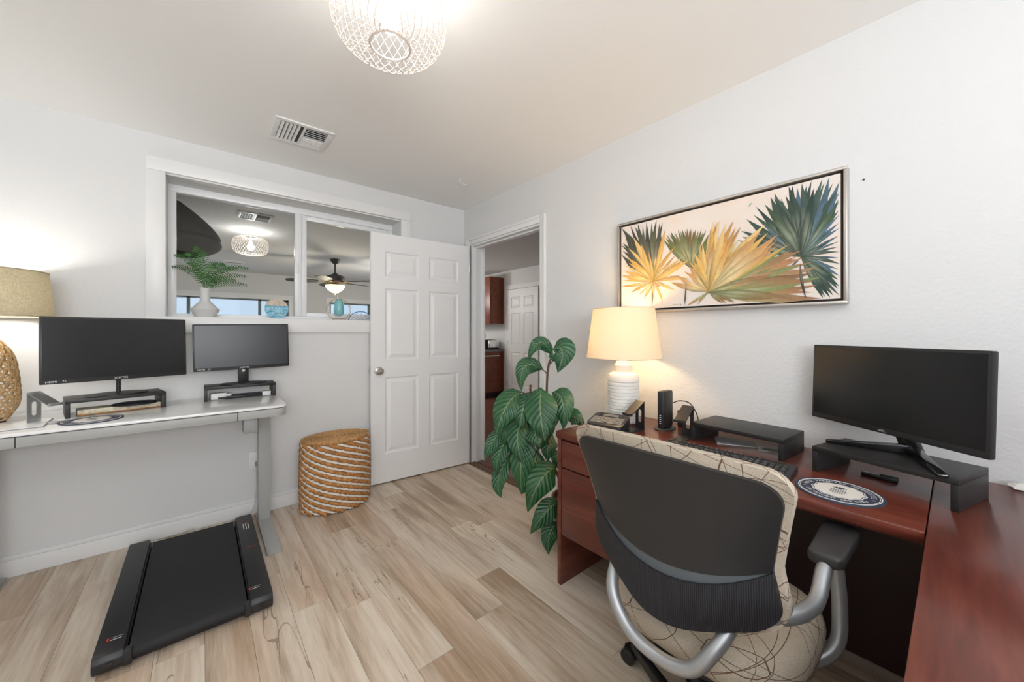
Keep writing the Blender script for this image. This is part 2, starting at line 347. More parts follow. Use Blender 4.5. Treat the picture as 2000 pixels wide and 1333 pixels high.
# ---------------------------------------------------------------- the room
XR, YB, HC = 1.982, 3.097, 2.44
XL, YF = -1.75, -1.62
def st(o, label, cat): return tag(o, label, cat, kind='structure')
b = MB()
b.box(XL-.13, 2.11, YB, YB+.24, 0, 1.345); b.box(XL-.13, 2.11, YB, YB+.24, 2.212, HC)
b.box(XL-.13, -.163, YB, YB+.24, 1.345, 2.212); b.box(1.328, 2.11, YB, YB+.24, 1.345, 2.212)
st(b.build('wall_back', 'wall'), 'white textured wall with the interior window in it', 'wall')
b = MB()
b.box(XR, XR+.128, YF, 2.04, 0, HC); b.box(XR, XR+.128, 2.04, 2.98, 2.078, HC); b.box(XR, XR+.128, 2.98, YB, 0, HC)
st(b.build('wall_right', 'wall'), 'white textured wall with the palm painting and the doorway', 'wall')
st(MB().box(XL-.13, XL, YF-.13, YB, 0, HC).build('wall_left', 'wall'), 'plain white wall out of frame on the left', 'wall')
b = MB(); b.box(XL, 2.11, YF-.13, YF, 0, .92); b.box(XL, 2.11, YF-.13, YF, 2.16, HC); b.box(XL, -1.3, YF-.13, YF, .92, 2.16); b.box(1.0, 2.11, YF-.13, YF, .92, 2.16)
st(b.build('wall_front', 'wall'), 'white wall behind the camera, with an opening for the assumed window', 'wall')
w = thing('assumed_window', 'assumed white framed window behind the camera, added for the fill light', 'window', kind='structure')  # unseen window, assumed here to go with the fill light
b = MB()
for x0, x1, z0, z1 in ((-1.3, 1, .92, .97), (-1.3, 1, 2.11, 2.16), (-1.3, -1.25, .97, 2.11), (.95, 1, .97, 2.11), (-.18, -.12, .97, 2.11)): b.box(x0, x1, YF-.09, YF-.04, z0, z1)
b.build('window_frame', 'vinyl', w)
st(MB().box(XL-.13, 2.11, YF-.13, YB+.24, HC, HC+.1).build('ceiling', 'ceil'), 'smooth white ceiling of the office', 'ceiling')
# floor of planks
fl = st(MB().box(XL-.13, XR+.06, YF-.13, YB+.24, -.05, -.006).build('floor', 'subfloor'), 'pale maple laminate plank floor with dark cracks', 'floor')
rnd = random.Random(7); PW = .1505; PL = 1.22
k0 = math.floor((XL-.765)/PW)
for k in range(k0, 40):
    x0 = .765+k*PW; x1 = x0+PW
    if x0 > XR-.01: break
    x0c = max(x0, XL); x1c = min(x1, XR)
    y = YF - rnd.random()*PL
    if k == 0: y = 2.165-PL*4
    while y < YB:
        a, c = max(y, YF), min(y+PL, YB); y += PL
        if c-a < .02: continue
        b = MB(); b.M = T(-(x0c+x1c)/2, -(a+c)/2, 0)
        b.box(x0c+.0005, x1c-.0005, a+.0005, c-.0005, -.006, 0)
        o = b.build('plank', 'plank', fl, smooth=False, fix=False); o.location = ((x0c+x1c)/2, (a+c)/2, 0)
# baseboards
def baseb(name, label, x0, x1, y0, y1, face):
    b = MB(); t1, t2 = .014, .009
    if face == '-y': b.box(x0, x1, y1-t1, y1, 0, .085); b.box(x0, x1, y1-t2, y1, .085, .108)
    elif face == '-x': b.box(x1-t1, x1, y0, y1, 0, .085); b.box(x1-t2, x1, y0, y1, .085, .108)
    elif face == '+x': b.box(x0, x0+t1, y0, y1, 0, .085); b.box(x0, x0+t2, y0, y1, .085, .108)
    else: b.box(x0, x1, y0, y0+t1, 0, .085); b.box(x0, x1, y0, y0+t2, .085, .108)
    st(b.build(name, 'trim', bev=.003), label, 'baseboard')
baseb('baseboard_back', 'white baseboard along the window wall', XL, XR, 0, YB, '-y')
baseb('baseboard_right', 'white baseboard along the painting wall', 0, XR, YF, 1.975, '-x')
baseb('baseboard_left', 'white baseboard out of frame on the left', XL, 0, YF, YB, '+x')
# interior slider window
w = thing('window_1', 'white vinyl sliding window looking into the next room', 'window', (0, YB, 0), kind='structure')
b = MB(); b.box(-.25, 1.418, -.020, 0, 2.222, 2.302); b.build('head_casing', 'trim', w, bev=.003)
MB().box(-.252, -.163, -.018, 0, 1.345, 2.222).build('side_casing', 'trim', w, bev=.003)
MB().box(1.328, 1.418, -.018, 0, 1.345, 2.222).build('side_casing', 'trim', w, bev=.003)
MB().box(-.252, 1.418, -.026, 0, 1.246, 1.345).build('apron', 'trim', w, bev=.003)
MB().box(-.163, 1.328, 0, .175, 1.335, 1.3455).build('sill', 'trim', w)
for x0, x1, z0, z1 in ((-.163, 1.328, 2.165, 2.212), (-.163, 1.328, 1.345, 1.372), (-.163, -.123, 1.372, 2.165), (1.288, 1.328, 1.372, 2.165)):
    MB().box(x0, x1, .172, .235, z0, z1).build('frame_rail', 'vinyl', w, bev=.003)
MB().box(.556, .600, .165, .215, 1.372, 2.165).build('meeting_stile', 'vinyl', w, bev=.004)
MB().box(.602, .640, .185, .225, 1.372, 2.165).build('meeting_stile', 'vinyl', w, bev=.004)
for x0, x1 in ((.602, 1.288),):
    MB().box(x0+.038, x1, .188, .222, 2.130, 2.165).build('sash_rail', 'vinyl', w, bev=.003)
    MB().box(x0+.038, x1, .188, .222, 1.372, 1.402).build('sash_rail', 'vinyl', w, bev=.003)
MB().box(.566, .580, .158, .166, 1.70, 1.78).build('latch', 'white_plastic', w, bev=.002)
MB().box(-.122, .556, .198, .202, 1.372, 2.165).build('pane', 'glass', w)
MB().box(.640, 1.288, .205, .209, 1.402, 2.130).build('pane', 'glass', w)
# doorway trim
d = thing('trim_1', 'white moulded casing around the open doorway', 'door casing', (XR, 0, 0), kind='structure')
for y0, y1, z0, z1 in ((1.972, 2.03, 0, 2.14), (2.99, 3.046, 0, 2.14), (2.03, 2.99, 2.082, 2.14)):
    b = MB(); b.box(-.013, 0, y0, y1, z0, z1)
    if z0 == 0: b.box(-.02, -.013, (y0 if y0 < 2.5 else y1-.02), (y0+.02 if y0 < 2.5 else y1), z0, z1)
    else: b.box(-.02, -.013, y0, y1, z1-.02, z1)
    b.build('casing_board', 'trim', d, bev=.0025)
for y0, y1, z0, z1 in ((2.03, 2.042, 0, 2.078), (2.978, 2.99, 0, 2.078), (2.042, 2.978, 2.066, 2.078)): MB().box(.0, .128, y0, y1, z0, z1).build('jamb', 'trim', d)
for y0, y1, z0, z1 in ((2.042, 2.054, 0, 2.066), (2.966, 2.978, 0, 2.066), (2.054, 2.966, 2.054, 2.066)): MB().box(.045, .085, y0, y1, z0, z1).build('door_stop', 'trim', d)
for y0, y1, z0, z1 in ((1.972, 2.03, 0, 2.14), (2.95, 3.046, 0, 2.14), (2.03, 2.95, 2.082, 2.14)): MB().box(.128, .145, y0, y1, z0, z1).build('casing_board', 'trim', d, bev=.003)
st(MB().box(XR-.035, XR+.045, 2.042, 2.978, 0, .006).build('trim_2', 'threshold', bev=.003), 'brown threshold strip under the open doorway', 'threshold')
# six panel door
def six_panel(root, Wd, Hd, th, mat):
    cols = [(.115*Wd/.91, .405*Wd/.91), (.505*Wd/.91, .795*Wd/.91)]; rows = [(.235, .865), (1.005, 1.60), (1.70, 1.905)]
    rows = [(a*Hd/2.05, b_*Hd/2.05) for a, b_ in rows]
    b = MB(); xs = [0, cols[0][0], cols[0][1], cols[1][0], cols[1][1], Wd]; zs = [0]+[q for r in rows for q in r]+[Hd]
    for i in range(5):
        for j in range(len(zs)-1):
            if i in (1, 3) and j in (1, 3, 5): continue
            b.box(xs[i], xs[i+1], 0, th, zs[j], zs[j+1])
    bmo = b.build('slab', mat, root, smooth=False)
    bm = bmesh.new(); bm.from_mesh(bmo.data); bmesh.ops.remove_doubles(bm, verts=bm.verts, dist=1e-5)
    dup = {}
    for f in bm.faces: dup.setdefault(tuple(sorted(v.index for v in f.verts)), []).append(f)
    bmesh.ops.delete(bm, geom=[f for l in dup.values() if len(l) > 1 for f in l], context='FACES'); bm.to_mesh(bmo.data); bm.free()
    for x0, x1 in cols:
        for z0, z1 in rows:
            p = MB()
            for sgn in (0, 1):
                lo = []
                for off, dep in ((0, 0), (.012, .009), (.022, .009), (.048, .002)):
                    yy = dep if sgn == 0 else th-dep
                    lo.append([(x0+off, yy, z0+off), (x1-off, yy, z0+off), (x1-off, yy, z1-off), (x0+off, yy, z1-off)])
                vs = [q for l in lo for q in l]; fs = [(4*i+k, 4*i+(k+1) % 4, 4*(i+1)+(k+1) % 4, 4*(i+1)+k) for i in range(3) for k in range(4)]+[(12, 13, 14, 15)]
                p.add(vs, fs)
            p.build('panel', mat, root, smooth=False)
ang = math.degrees(math.atan2(3.03-2.975, 1.05-1.955))
d1 = thing('door_1', 'white six-panel door standing open against the window wall', 'door', (1.955, 2.975, .012), ang, kind='structure')
# local: hinge at x=0, door runs along +x; seen face is y>0 side after the turn, so place thickness on -y
sub = MB(); six_panel(d1, .905, 2.05, .035, 'door')
for ch in list(d1.children): ch.location = (0, -.035, 0)
k = MB(); k.M = T(.845, 0, .92) @ RX(-90); k.lathe([(.033, 0), (.033, .006), (.028, .010), (.012, .012), (.012, .03), (.022, .036), (.028, .046), (.027, .058), (.018, .066), (.001, .067)], 24)
kn = k.build('knob', 'metal', d1); k = MB(); k.M = T(.845, .067, .92) @ RX(-90); k.lathe([(.011, 0), (.009, .004), (.001, .005)], 16); k.build('key_cylinder', 'steel', kn)
MB().box(.9051, .907, -.03, -.005, .88, .96).build('latch_plate', 'metal', d1)
MB().box(.907, .915, -.024, -.011, .91, .93).build('latch_bolt', 'metal', d1)
for z in (.2, 1.02, 1.85):
    k = MB(); k.M = T(-.006, -.0, z); k.lathe([(.006, -.045), (.006, .045)], 10); k.build('hinge', 'metal', d1)
# ---------------------------------------------------------------- the great room seen through window and doorway
st(MB().box(-3.2, 2.11, YB+.24, 9.05, -.05, 0).build('floor_great_room', 'neutral_floor'), 'unseen floor of the next room, made pale for neutral bounce light', 'floor')
st(MB().box(2.11, 4.57, YB+.24, 9.05, -.05, 0).build('floor_kitchen', 'red_floor'), 'dark red-brown wood floor of the kitchen beyond the doorway', 'floor')
st(MB().box(2.042, 4.57, .4, YB+.24, -.05, 0).build('floor_hall', 'red_floor'), 'dark red-brown wood floor just past the doorway', 'floor')
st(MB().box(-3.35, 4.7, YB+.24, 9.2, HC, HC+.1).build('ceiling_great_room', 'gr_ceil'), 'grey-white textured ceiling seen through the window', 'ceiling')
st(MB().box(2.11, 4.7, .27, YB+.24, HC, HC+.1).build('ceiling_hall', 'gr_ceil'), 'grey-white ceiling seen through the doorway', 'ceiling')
b = MB(); zt, zb = 2.02, .75
b.box(-3.35, 4.7, 9.05, 9.2, zt, HC); b.box(-3.35, 4.7, 9.05, 9.2, 0, zb)
for x0, x1 in ((-3.35, -.95), (1.50, 2.15), (4.2, 4.7)): b.box(x0, x1, 9.05, 9.2, zb, zt)
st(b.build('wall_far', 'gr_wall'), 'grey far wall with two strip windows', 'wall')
st(MB().box(4.57, 4.7, .27, 9.05, 0, HC).build('wall_kitchen', 'wall'), 'white kitchen wall with a panel door', 'wall')
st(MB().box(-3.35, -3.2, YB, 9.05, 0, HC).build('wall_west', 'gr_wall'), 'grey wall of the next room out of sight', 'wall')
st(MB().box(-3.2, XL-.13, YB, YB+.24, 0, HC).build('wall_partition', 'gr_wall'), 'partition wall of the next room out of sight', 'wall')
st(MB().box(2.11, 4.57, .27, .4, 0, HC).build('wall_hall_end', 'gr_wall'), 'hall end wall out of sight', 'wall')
def farwin(name, label, x0, x1, bars):
    w = thing(name, label, 'window', (0, 9.05, 0), kind='structure')
    b = MB(); b.box(x0-.0, x1, -.02, 0.0, 1.92, 2.02)
    MB().box(x0, x1, -.02, .08, 1.925, 2.02).build('head_casing', 'trim', w)
    MB().box(x1-.07, x1, -.02, .08, .75, 1.925).build('side_casing', 'trim', w)
    MB().box(x0, x0+.07, -.02, .08, .75, 1.925).build('side_casing', 'trim', w)
    for xa in [x0+.07]+bars+[x1-.12]: MB().box(xa, xa+.05, .08, .12, .75, 1.925).build('mullion', 'window_frame_far', w)
    MB().box(x0+.07, x1-.07, .08, .12, 1.895, 1.925).build('frame_rail', 'window_frame_far', w)
    MB().box(x0+.07, x1-.07, .08, .12, .75, .79).build('frame_rail', 'window_frame_far', w)
    MB().box(x0+.07, x1-.07, .098, .102, .79, 1.895).build('pane', 'glass', w)
farwin('window_3', 'far strip window with sky behind the fern vase', -.95, 1.50, [-.20, .90])
farwin('window_4', 'far strip window with sky behind the teal vase', 2.15, 4.2, [3.1])
d2 = thing('door_2', 'white six-panel kitchen door seen through the doorway', 'door', (4.565, 5.55, .01), -90, kind='structure')
six_panel(d2, .84, 2.05, .035, 'door')
for ch in list(d2.children): ch.location = (0, -.035, 0)
for z in (.25, 1.05, 1.8): MB().box(-.012, 0, -.042, -.03, z-.05, z+.05).build('hinge', 'metal', d2)
d3 = thing('trim_3', 'white casing around the kitchen door', 'door casing', (4.57, 0, 0), kind='structure')
MB().box(-.03, 0, 5.56, 5.64, 0, 2.15).build('casing_board', 'trim', d3); MB().box(-.03, 0, 4.6, 5.56, 2.07, 2.15).build('casing_board', 'trim', d3)
# kitchen cabinets
def cab(name, label, x0, y0, y1, z0, z1, base):
    c = thing(name, label, 'cabinet', (x0, y0, z0)); D = 4.57-x0; H = z1-z0; L = y1-y0
    MB().box(.02, D, 0, L, .1 if base else 0, H).build('body', 'cab', c)
    for i in range(3):
        a = L*i/3; MB().box(0, .02, a+.004, a+L/3-.004, .1 if base else 0, (H-.17) if base else H).build('door', 'cab', c, bev=.002)
        if base: MB().box(0, .02, a+.004, a+L/3-.004, H-.16, H).build('drawer', 'cab', c, bev=.002)
    if base: MB().box(.06, D, .02, L, 0, .1).build('toe_kick', 'mahogany_dark', c)
    return c
c = cab('base_cabinet', 'reddish wood base cabinet with a pale rail, past the doorway', 3.97, 5.72, 7.7, 0, .88, True)
b = MB(); b.tube([(.10, -.03, .80), (.47, -.03, .80)], .010, 8); b.tube([(.12, -.03, .80), (.12, .01, .80)], .006, 6); b.tube([(.45, -.03, .80), (.45, .01, .80)], .006, 6); b.build('towel_rail', 'white_plastic', c)
cab('wall_cabinet', 'reddish wood wall cabinet hanging above the toaster', 4.24, 5.72, 7.7, 1.42, 2.32, False)
tag(MB().box(3.95, 4.569, 5.70, 7.7, .881, .92).build('worktop', 'granite', bev=.004), 'speckled grey worktop on the base cabinet', 'worktop')
t_ = thing('toaster', 'chrome toaster on the speckled worktop', 'toaster', (4.38, 5.86, .921))
MB().box(-.13, .13, -.09, .09, .015, .19).build('body', 'chrome', t_, bev=.03, seg=4)
MB().box(-.135, .135, -.095, .095, 0, .015).build('base', 'black', t_, bev=.004)
MB().box(-.136, -.128, -.05, .05, .04, .15).build('control_panel', 'black', t_)
for y in (-.03, .03): MB().box(-.1, .1, y-.012, y+.012, .188, .191).build('slot', 'black', t_)
t_ = thing('coffee_maker', 'black appliance standing left of the toaster', 'appliance', (4.14, 5.95, .921))
MB().box(-.09, .09, -.1, .1, 0, .03).build('base', 'black', t_, bev=.006); MB().box(-.09, .09, 0, .1, .03, .30).build('body', 'black', t_, bev=.01); MB().box(-.09, .09, -.1, 0, .22, .30).build('head', 'black', t_, bev=.01)
def ptlight(name, loc, e, col, r=.05, parent=None):
    l = bpy.data.lights.new(name, 'POINT'); l.energy = e; l.color = col; l.shadow_soft_size = r
    o = bpy.data.objects.new(name, l); COL.objects.link(o); o.location = loc
    if parent: o.parent = parent
    return o
t_ = thing('fill_globe', 'added white globe filling the kitchen with light, hidden behind the open door', 'pendant light', (3.0, 6.6, HC))  # unseen globe added to brighten the kitchen
b = MB(); b.tube([(0,0,0), (0,0,-.42)], .008, 8); b.build('rod', 'black', t_)
b = MB(); b.lathe([(.001, -.40), (.05, -.41), (.09, -.45), (.10, -.50), (.09, -.55), (.05, -.59), (.001, -.60)], 24, cap=False); b.build('globe', 'bulb', t_)
ptlight('fill_light', (0, 0, -.5), 190, (1, .98, .95), .11, t_)
t2 = cp(t_, None, (-2.1, 6.2, HC)); t2['label'] = 'added white globe filling the next room with light, left of the window view'  # second unseen globe, added to brighten the next room
for ch in list(t_.children): cp(ch, t2)
for o_ in (t_, t2): o_['group'] = 'added fill globes'
# ---------------------------------------------------------------- ceiling light of woven wire
def wire_mesh(sgn, prof, tw):
    # a wire climbs from the bottom ring out round the barrel to the top ring while turning about the axis
    pts = []; n = len(prof)-1
    for i in range(25):
        u = i/24*n; k = min(int(u), n-1); f = u-k; r = prof[k][0]*(1-f)+prof[k+1][0]*f; z = prof[k][1]*(1-f)+prof[k+1][1]*f
        a = sgn*tw*(i/24); pts.append((r*math.cos(a), r*math.sin(a), z))
    b = MB(); b.tube(pts, .0011, 4); o = b.build('wire', 'wire_shade', None); me = o.data; bpy.data.objects.remove(o); return me
PR = [(.062, 0), (.085, -.006), (.115, -.004), (.145, .008), (.165, .03), (.176, .06), (.18, .10), (.176, .14), (.163, .17), (.14, .188), (.10, .198), (.07, .2)]
def wire_lamp(name, label, loc, e, group):
    L = thing(name, label, 'ceiling light', loc, 0, group)
    b = MB(); b.lathe([(.001, .27), (.06, .27), (.06, .262), (.02, .235), (.012, .23)], 24, cap=False); b.build('canopy', 'wire_shade', L)
    b = MB(); b.tube([(0,0,.23), (0,0,.15)], .010, 8); b.build('stem', 'wire_shade', L)
    for z, r in ((0, .062), (.2, .07)):
        b = MB(); b.tube([(r*math.cos(a), r*math.sin(a), z) for a in [2*PI*i/32 for i in range(32)]], .004, 6, closed=True); b.build('ring', 'wire_shade', L)
    for sg in (1, -1):
        me = wire_mesh(sg, PR, 1.5)
        for k in range(36): mesh_inst('wire', me, L, (0,0,0), (0, 0, 2*PI*k/36))
    b = MB(); b.lathe([(.001, .045), (.022, .052), (.032, .075), (.03, .10), (.018, .125), (.013, .15)], 20, cap=False); b.build('bulb', 'bulb', L)
    ptlight('bulb_light', (0, 0, .085), e, (1, .97, .93), .042, L)
    return L
wire_lamp('wire_ceiling_light', 'pale woven wire drum light on the office ceiling', (.469, 1.172, 2.17), 13, 'woven wire drum lights')
wire_lamp('wire_ceiling_light', 'smaller-looking wire drum light seen through the window', (.45, 5.33, 2.17), 16, 'woven wire drum lights')
# ---------------------------------------------------------------- ceiling vents
def vent(label, loc, rz, group):
    v = thing('ceiling_vent', label, 'air vent', loc, rz, group); w, h = .152, .146
    for x0, x1, y0, y1 in ((-w, w, -h, -h+.03), (-w, w, h-.03, h), (-w, -w+.03, -h+.03, h-.03), (w-.03, w, -h+.03, h-.03)): MB().box(x0, x1, y0, y1, -.008, 0).build('frame_side', 'white_plastic', v, bev=.002)
    MB().box(-w+.03, w-.03, -h+.03, h-.03, -.002, 0).build('duct', 'black', v)
    MB().box(-.006, .006, -h+.03, h-.03, -.009, -.001).build('divider', 'white_plastic', v)
    for k in range(5):
        for y0, y1 in ((-h+.032, -.002), (.002, h-.032)):
            b = MB(); b.M = T(-w+.040+k*.020, 0, -.006) @ RY(38); b.box(-.009, .009, y0, y1, -.0007, .0007); b.build('louver', 'white_plastic', v)
    for k in range(10):
        b = MB(); b.M = T(0, -h+.040+k*.0235, -.006) @ RX(40 if k < 5 else -40); b.box(.008, w-.032, -.009, .009, -.0007, .0007); b.build('slat', 'white_plastic', v)
vent('white louvered vent on the office ceiling', (.467, 2.538, HC), 0, 'louvered ceiling vents')
vent('nearer louvered vent seen through the window', (.43, 4.64, HC), 0, 'louvered ceiling vents')
vent('farther louvered vent behind the fern, seen through the window', (.43, 7.84, HC), 90, 'louvered ceiling vents')
# hook on the ceiling
t_ = thing('ceiling_hook', 'small white hook on the ceiling near the corner', 'hook', (1.55, 2.488, HC))
b = MB(); b.lathe([(.012, 0), (.012, -.004), (.004, -.006), (.004, -.02)], 12); b.build('plate', 'white_plastic', t_)
b = MB(); b.tube([(0,0,-.02), (.02,.01,-.024), (.06,.02,-.02), (.075,.022,-.012)], .003, 6); b.build('hook_arm', 'white_plastic', t_)
# ---------------------------------------------------------------- wall painting
pf = thing('framed_painting', 'long framed painting of yellow and dark green palm fronds', 'painting', (XR, .797, 1.63))
Y0, Y1, Z0, Z1 = -.5225, .5225, -.27, .27
for y0, y1, z0, z1 in ((Y0, Y1, Z1-.012, Z1), (Y0, Y1, Z0, Z0+.012), (Y0, Y0+.012, Z0+.012, Z1-.012), (Y1-.012, Y1, Z0+.012, Z1-.012)): MB().box(-.048, -.002, y0, y1, z0, z1).build('frame_side', 'frame_silver', pf, bev=.002)
MB().box(-.020, -.004, Y0+.012, Y1-.012, Z0+.012, Z1-.012).build('liner', 'liner', pf)
MB().box(-.038, -.020, Y0+.022, Y1-.022, Z0+.022, Z1-.022).build('canvas', 'canvas', pf)
rn = random.Random(5); pb = MB(); lay = [0]
def blade(c, t, wd, c0, c1, dark):
    (cy, cz), (ty, tz) = c, t; lay[0] += 1; x = -.0383-.000012*lay[0]; dy, dz = ty-cy, tz-cz; L = math.hypot(dy, dz); ny, nz = -dz/L, dy/L; w = wd*L
    bow = rn.uniform(-.05, .05)*L
    def P(s, k): return (x, cy+dy*s+ny*(k*w+bow*math.sin(PI*s)), cz+dz*s+nz*(k*w+bow*math.sin(PI*s)))
    vs = [P(-.03, 0), P(.35, 1), P(.70, .9), P(1, 0), P(.70, -.9), P(.35, -1), P(.35, .12), P(.70, .12)]
    mix = lambda a, b_, f: tuple(a[i]*(1-f)+b_[i]*f for i in range(3))
    dk = tuple(q*dark for q in c0)
    cs = [dk, c0, mix(c0, c1, .6), c1, mix(dk, c1, .5), dk, mix(c0, (1,1,.8), .25), mix(c1, c0, .3)]
    pb.add([(v[0], v[1]-.797, v[2]-1.63) for v in vs], [(0,1,6), (1,2,7,6), (2,3,7), (0,6,5), (6,7,4,5), (7,3,4)], cs)
GR = [((.035,.075,.05), (.05,.09,.07)), ((.05,.11,.06), (.02,.05,.05)), ((.06,.13,.15), (.10,.18,.26)), ((.12,.19,.10), (.05,.09,.05)), ((.03,.06,.05), (.07,.12,.10))]
OL = [((.28,.30,.10), (.16,.18,.06)), ((.35,.33,.13), (.14,.19,.10)), ((.22,.26,.12), (.30,.16,.06))]
YE = [((.85,.52,.10), (.82,.50,.16)), ((.90,.62,.20), (.75,.36,.10)), ((.80,.45,.08), (.88,.66,.30)), ((.92,.70,.32), (.60,.28,.10))]
GO = [((.45,.44,.16), (.55,.24,.12)), ((.36,.38,.14), (.24,.30,.12)), ((.62,.58,.28), (.50,.25,.13)), ((.30,.33,.12), (.40,.20,.10))]
LG = [((.10,.10,.07), (.07,.08,.07)), ((.16,.15,.08), (.06,.07,.06)), ((.22,.21,.10), (.10,.11,.08))]
PAL = {'R': GR, 'M': OL, 'Lg': LG, 'Ly': YE, 'Yg': GO, 'Yy': YE}
for nm, c, tips in FANS:
    seq = list(tips)
    for i in range(len(tips)):
        a, b_ = tips[i], tips[rn.randrange(len(tips))]
        for q_ in range(2 if nm in ('R', 'Yy', 'Yg') else 1): seq.append(((a[0]+tips[(i+1) % len(tips)][0])/2*(.95-.22*q_)+c[0]*(.05+.22*q_), (a[1]+tips[(i+1) % len(tips)][1])/2*(.95-.22*q_)+c[1]*(.05+.22*q_)))
    rn.shuffle(seq)
    for i, t_ in enumerate(seq):
        t_ = (min(max(t_[0], .299), 1.296), min(max(t_[1], 1.386), 1.876)); c0, c1 = rn.choice(PAL[nm])
        if nm == 'R' and i == 7: c0, c1 = (.45,.03,.03), (.35,.05,.05)
        j = rn.uniform(.8, 1.15); blade(c, t_, rn.uniform(.035, .062), tuple(q*j for q in c0), tuple(q*j for q in c1), .55)
for (a, b_) in (((.425,1.537), (.404,1.386)), ((.905,1.50), (.912,1.386)), ((1.099,1.50), (1.099,1.388))): blade(a, b_, .03, (.05,.04,.03), (.06,.05,.04), .8)
blade((.616,1.826), (.605,1.845), .12, (.2,.5,.5), (.3,.6,.6), .8)
for i, (a, b_) in enumerate(zip([.980,.972,.964,.955,.948,.94], [.974,.966,.958,.95,.942,.930])): blade((a, 1.392+.008*(i % 2)), (b_, 1.397-.006*(i % 2)), .12, (.25,.14,.08), (.25,.14,.08), 1)
pb.build('painted_fronds', 'paint', pf, fix=False, smooth=False)
t_ = thing('wall_nail', 'small dark nail in the wall right of the painting', 'nail', (XR, .233, 1.842))
b = MB(); b.M = RY(-90); b.lathe([(.0035, 0), (.0035, .003), (.001, .004)], 8); b.build('head', 'black', t_)
# ---------------------------------------------------------------- switch and outlet plates
t_ = thing('light_switch', 'white double light switch plate beside the doorway', 'light switch', (XR, 1.908, 1.125))
MB().box(-.006, 0, -.058, .058, -.058, .058).build('plate', 'white_plastic', t_, bev=.003)
for y in (-.024, .024): MB().box(-.009, -.006, y-.016, y+.016, -.033, .033).build('rocker', 'white_plastic', t_, bev=.002)
t_ = thing('wall_outlet', 'white wall outlet behind the grey desk leg', 'outlet', (.285, YB, .368))
MB().box(-.036, .036, -.006, 0, -.058, .058).build('plate', 'white_plastic', t_, bev=.003)
for z in (-.02, .02): MB().box(-.017, .017, -.008, -.006, z-.013, z+.013).build('socket', 'white_plastic', t_, bev=.002)
MB().box(.0, .030, -.035, -.008, -.036, -.006).build('plug', 'grey_desk_dark', t_, bev=.004)
# ---------------------------------------------------------------- white standing desk
D = thing('standing_desk', 'long white-topped grey standing desk under the window', 'desk', (0, 0, 0))
ZD = .83; xl, xr, yf, yb = -.92, .385, 2.478, 3.088
pr = [(xl, yb), (xl, yf+.03), (xl+.03, yf)]+[(xr-.05+.05*math.sin(R(a)), yf+.05-.05*math.cos(R(a))) for a in range(0, 91, 15)]+[(xr-.05+.05*math.sin(R(a)), yb-.05-.05*math.cos(R(a))) for a in range(90, 181, 15)]
MB().prism(pr, ZD-.012, ZD).build('top', 'white_glass', D, bev=.0015)
MB().prism([(x*.985, min(y+.012, yb-.004)) for x, y in pr], ZD-.016, ZD-.012).build('shadow_gap', 'black', D)
MB().prism([(x*.996, min(y+.003, yb-.002)) for x, y in pr], ZD-.060, ZD-.016).build('apron', 'grey_desk', D, bev=.0015)
for x_ in (-.586, .151): MB().box(x_, x_+.003, yf+.001, yf+.02, ZD-.0595, ZD-.016).build('drawer_gap', 'black', D)
MB().box(-.583, .151, yf+.0005, yf+.03, ZD-.059, ZD-.017).build('drawer', 'grey_desk', D, bev=.002)
MB().box(.18, .245, 2.50, 2.60, ZD-.142, ZD-.058).build('control_box', 'grey_desk_dark', D, bev=.006)
for sx in (.318, -.78):
    b = MB(); b.box(sx-.033, sx+.033, 2.885, 2.955, .03, .70); lg = b.build('leg', 'grey_desk', D, bev=.004)
    MB().box(sx-.027, sx+.027, 2.891, 2.949, .70, ZD-.058).build('inner_column', 'grey_desk', lg, bev=.003)
    b = MB(); b.add([(sx-.035, 2.46, 0), (sx+.035, 2.46, 0), (sx+.035, 3.06, 0), (sx-.035, 3.06, 0), (sx-.035, 2.46, .016), (sx+.035, 2.46, .016), (sx+.035, 2.88, .032), (sx-.035, 2.88, .032), (sx+.035, 3.06, .018), (sx-.035, 3.06, .018)],
        [(0,3,2,1), (4,5,6,7), (7,6,8,9), (0,1,5,4), (1,2,8,6,5), (3,0,4,7,9), (2,3,9,8)]); b.build('foot', 'grey_desk', D, bev=.002)
MB().box(-.75, .285, 2.90, 2.94, ZD-.10, ZD-.06).build('crossbar', 'grey_desk', D)
# ---------------------------------------------------------------- risers
def riser(name, label, loc, rz, w, d, h, group='black riser shelves', mat='blackwood'):
    s = thing(name, label, 'riser shelf', loc, rz, group)
    MB().box(-w/2, w/2, 0, d, h-.016, h).build('top_board', mat, s, bev=.001)
    for a in (-1, 1): MB().box(a*w/2-(.016 if a > 0 else 0), a*w/2+(.016 if a < 0 else 0), 0, d, 0, h-.0165).build('side_board', mat, s, bev=.001)
    return s
riser('monitor_riser', 'black riser under the big monitor on the white desk', (-.324, 2.79, ZD), 12.4, .36, .205, .087)
riser('monitor_riser', 'black riser under the smaller monitor on the white desk', (.198, 2.886, ZD), 0, .365, .165, .087)
ZW = .76
riser('monitor_riser', 'empty black riser against the wall behind the keyboard', (1.689, .595, ZW), -93.9, .354, .225, .082)
r3 = riser('monitor_riser', 'black riser carrying the monitor on the wooden desk', (1.607, .162, ZW), -104.7, .342, .222, .088)
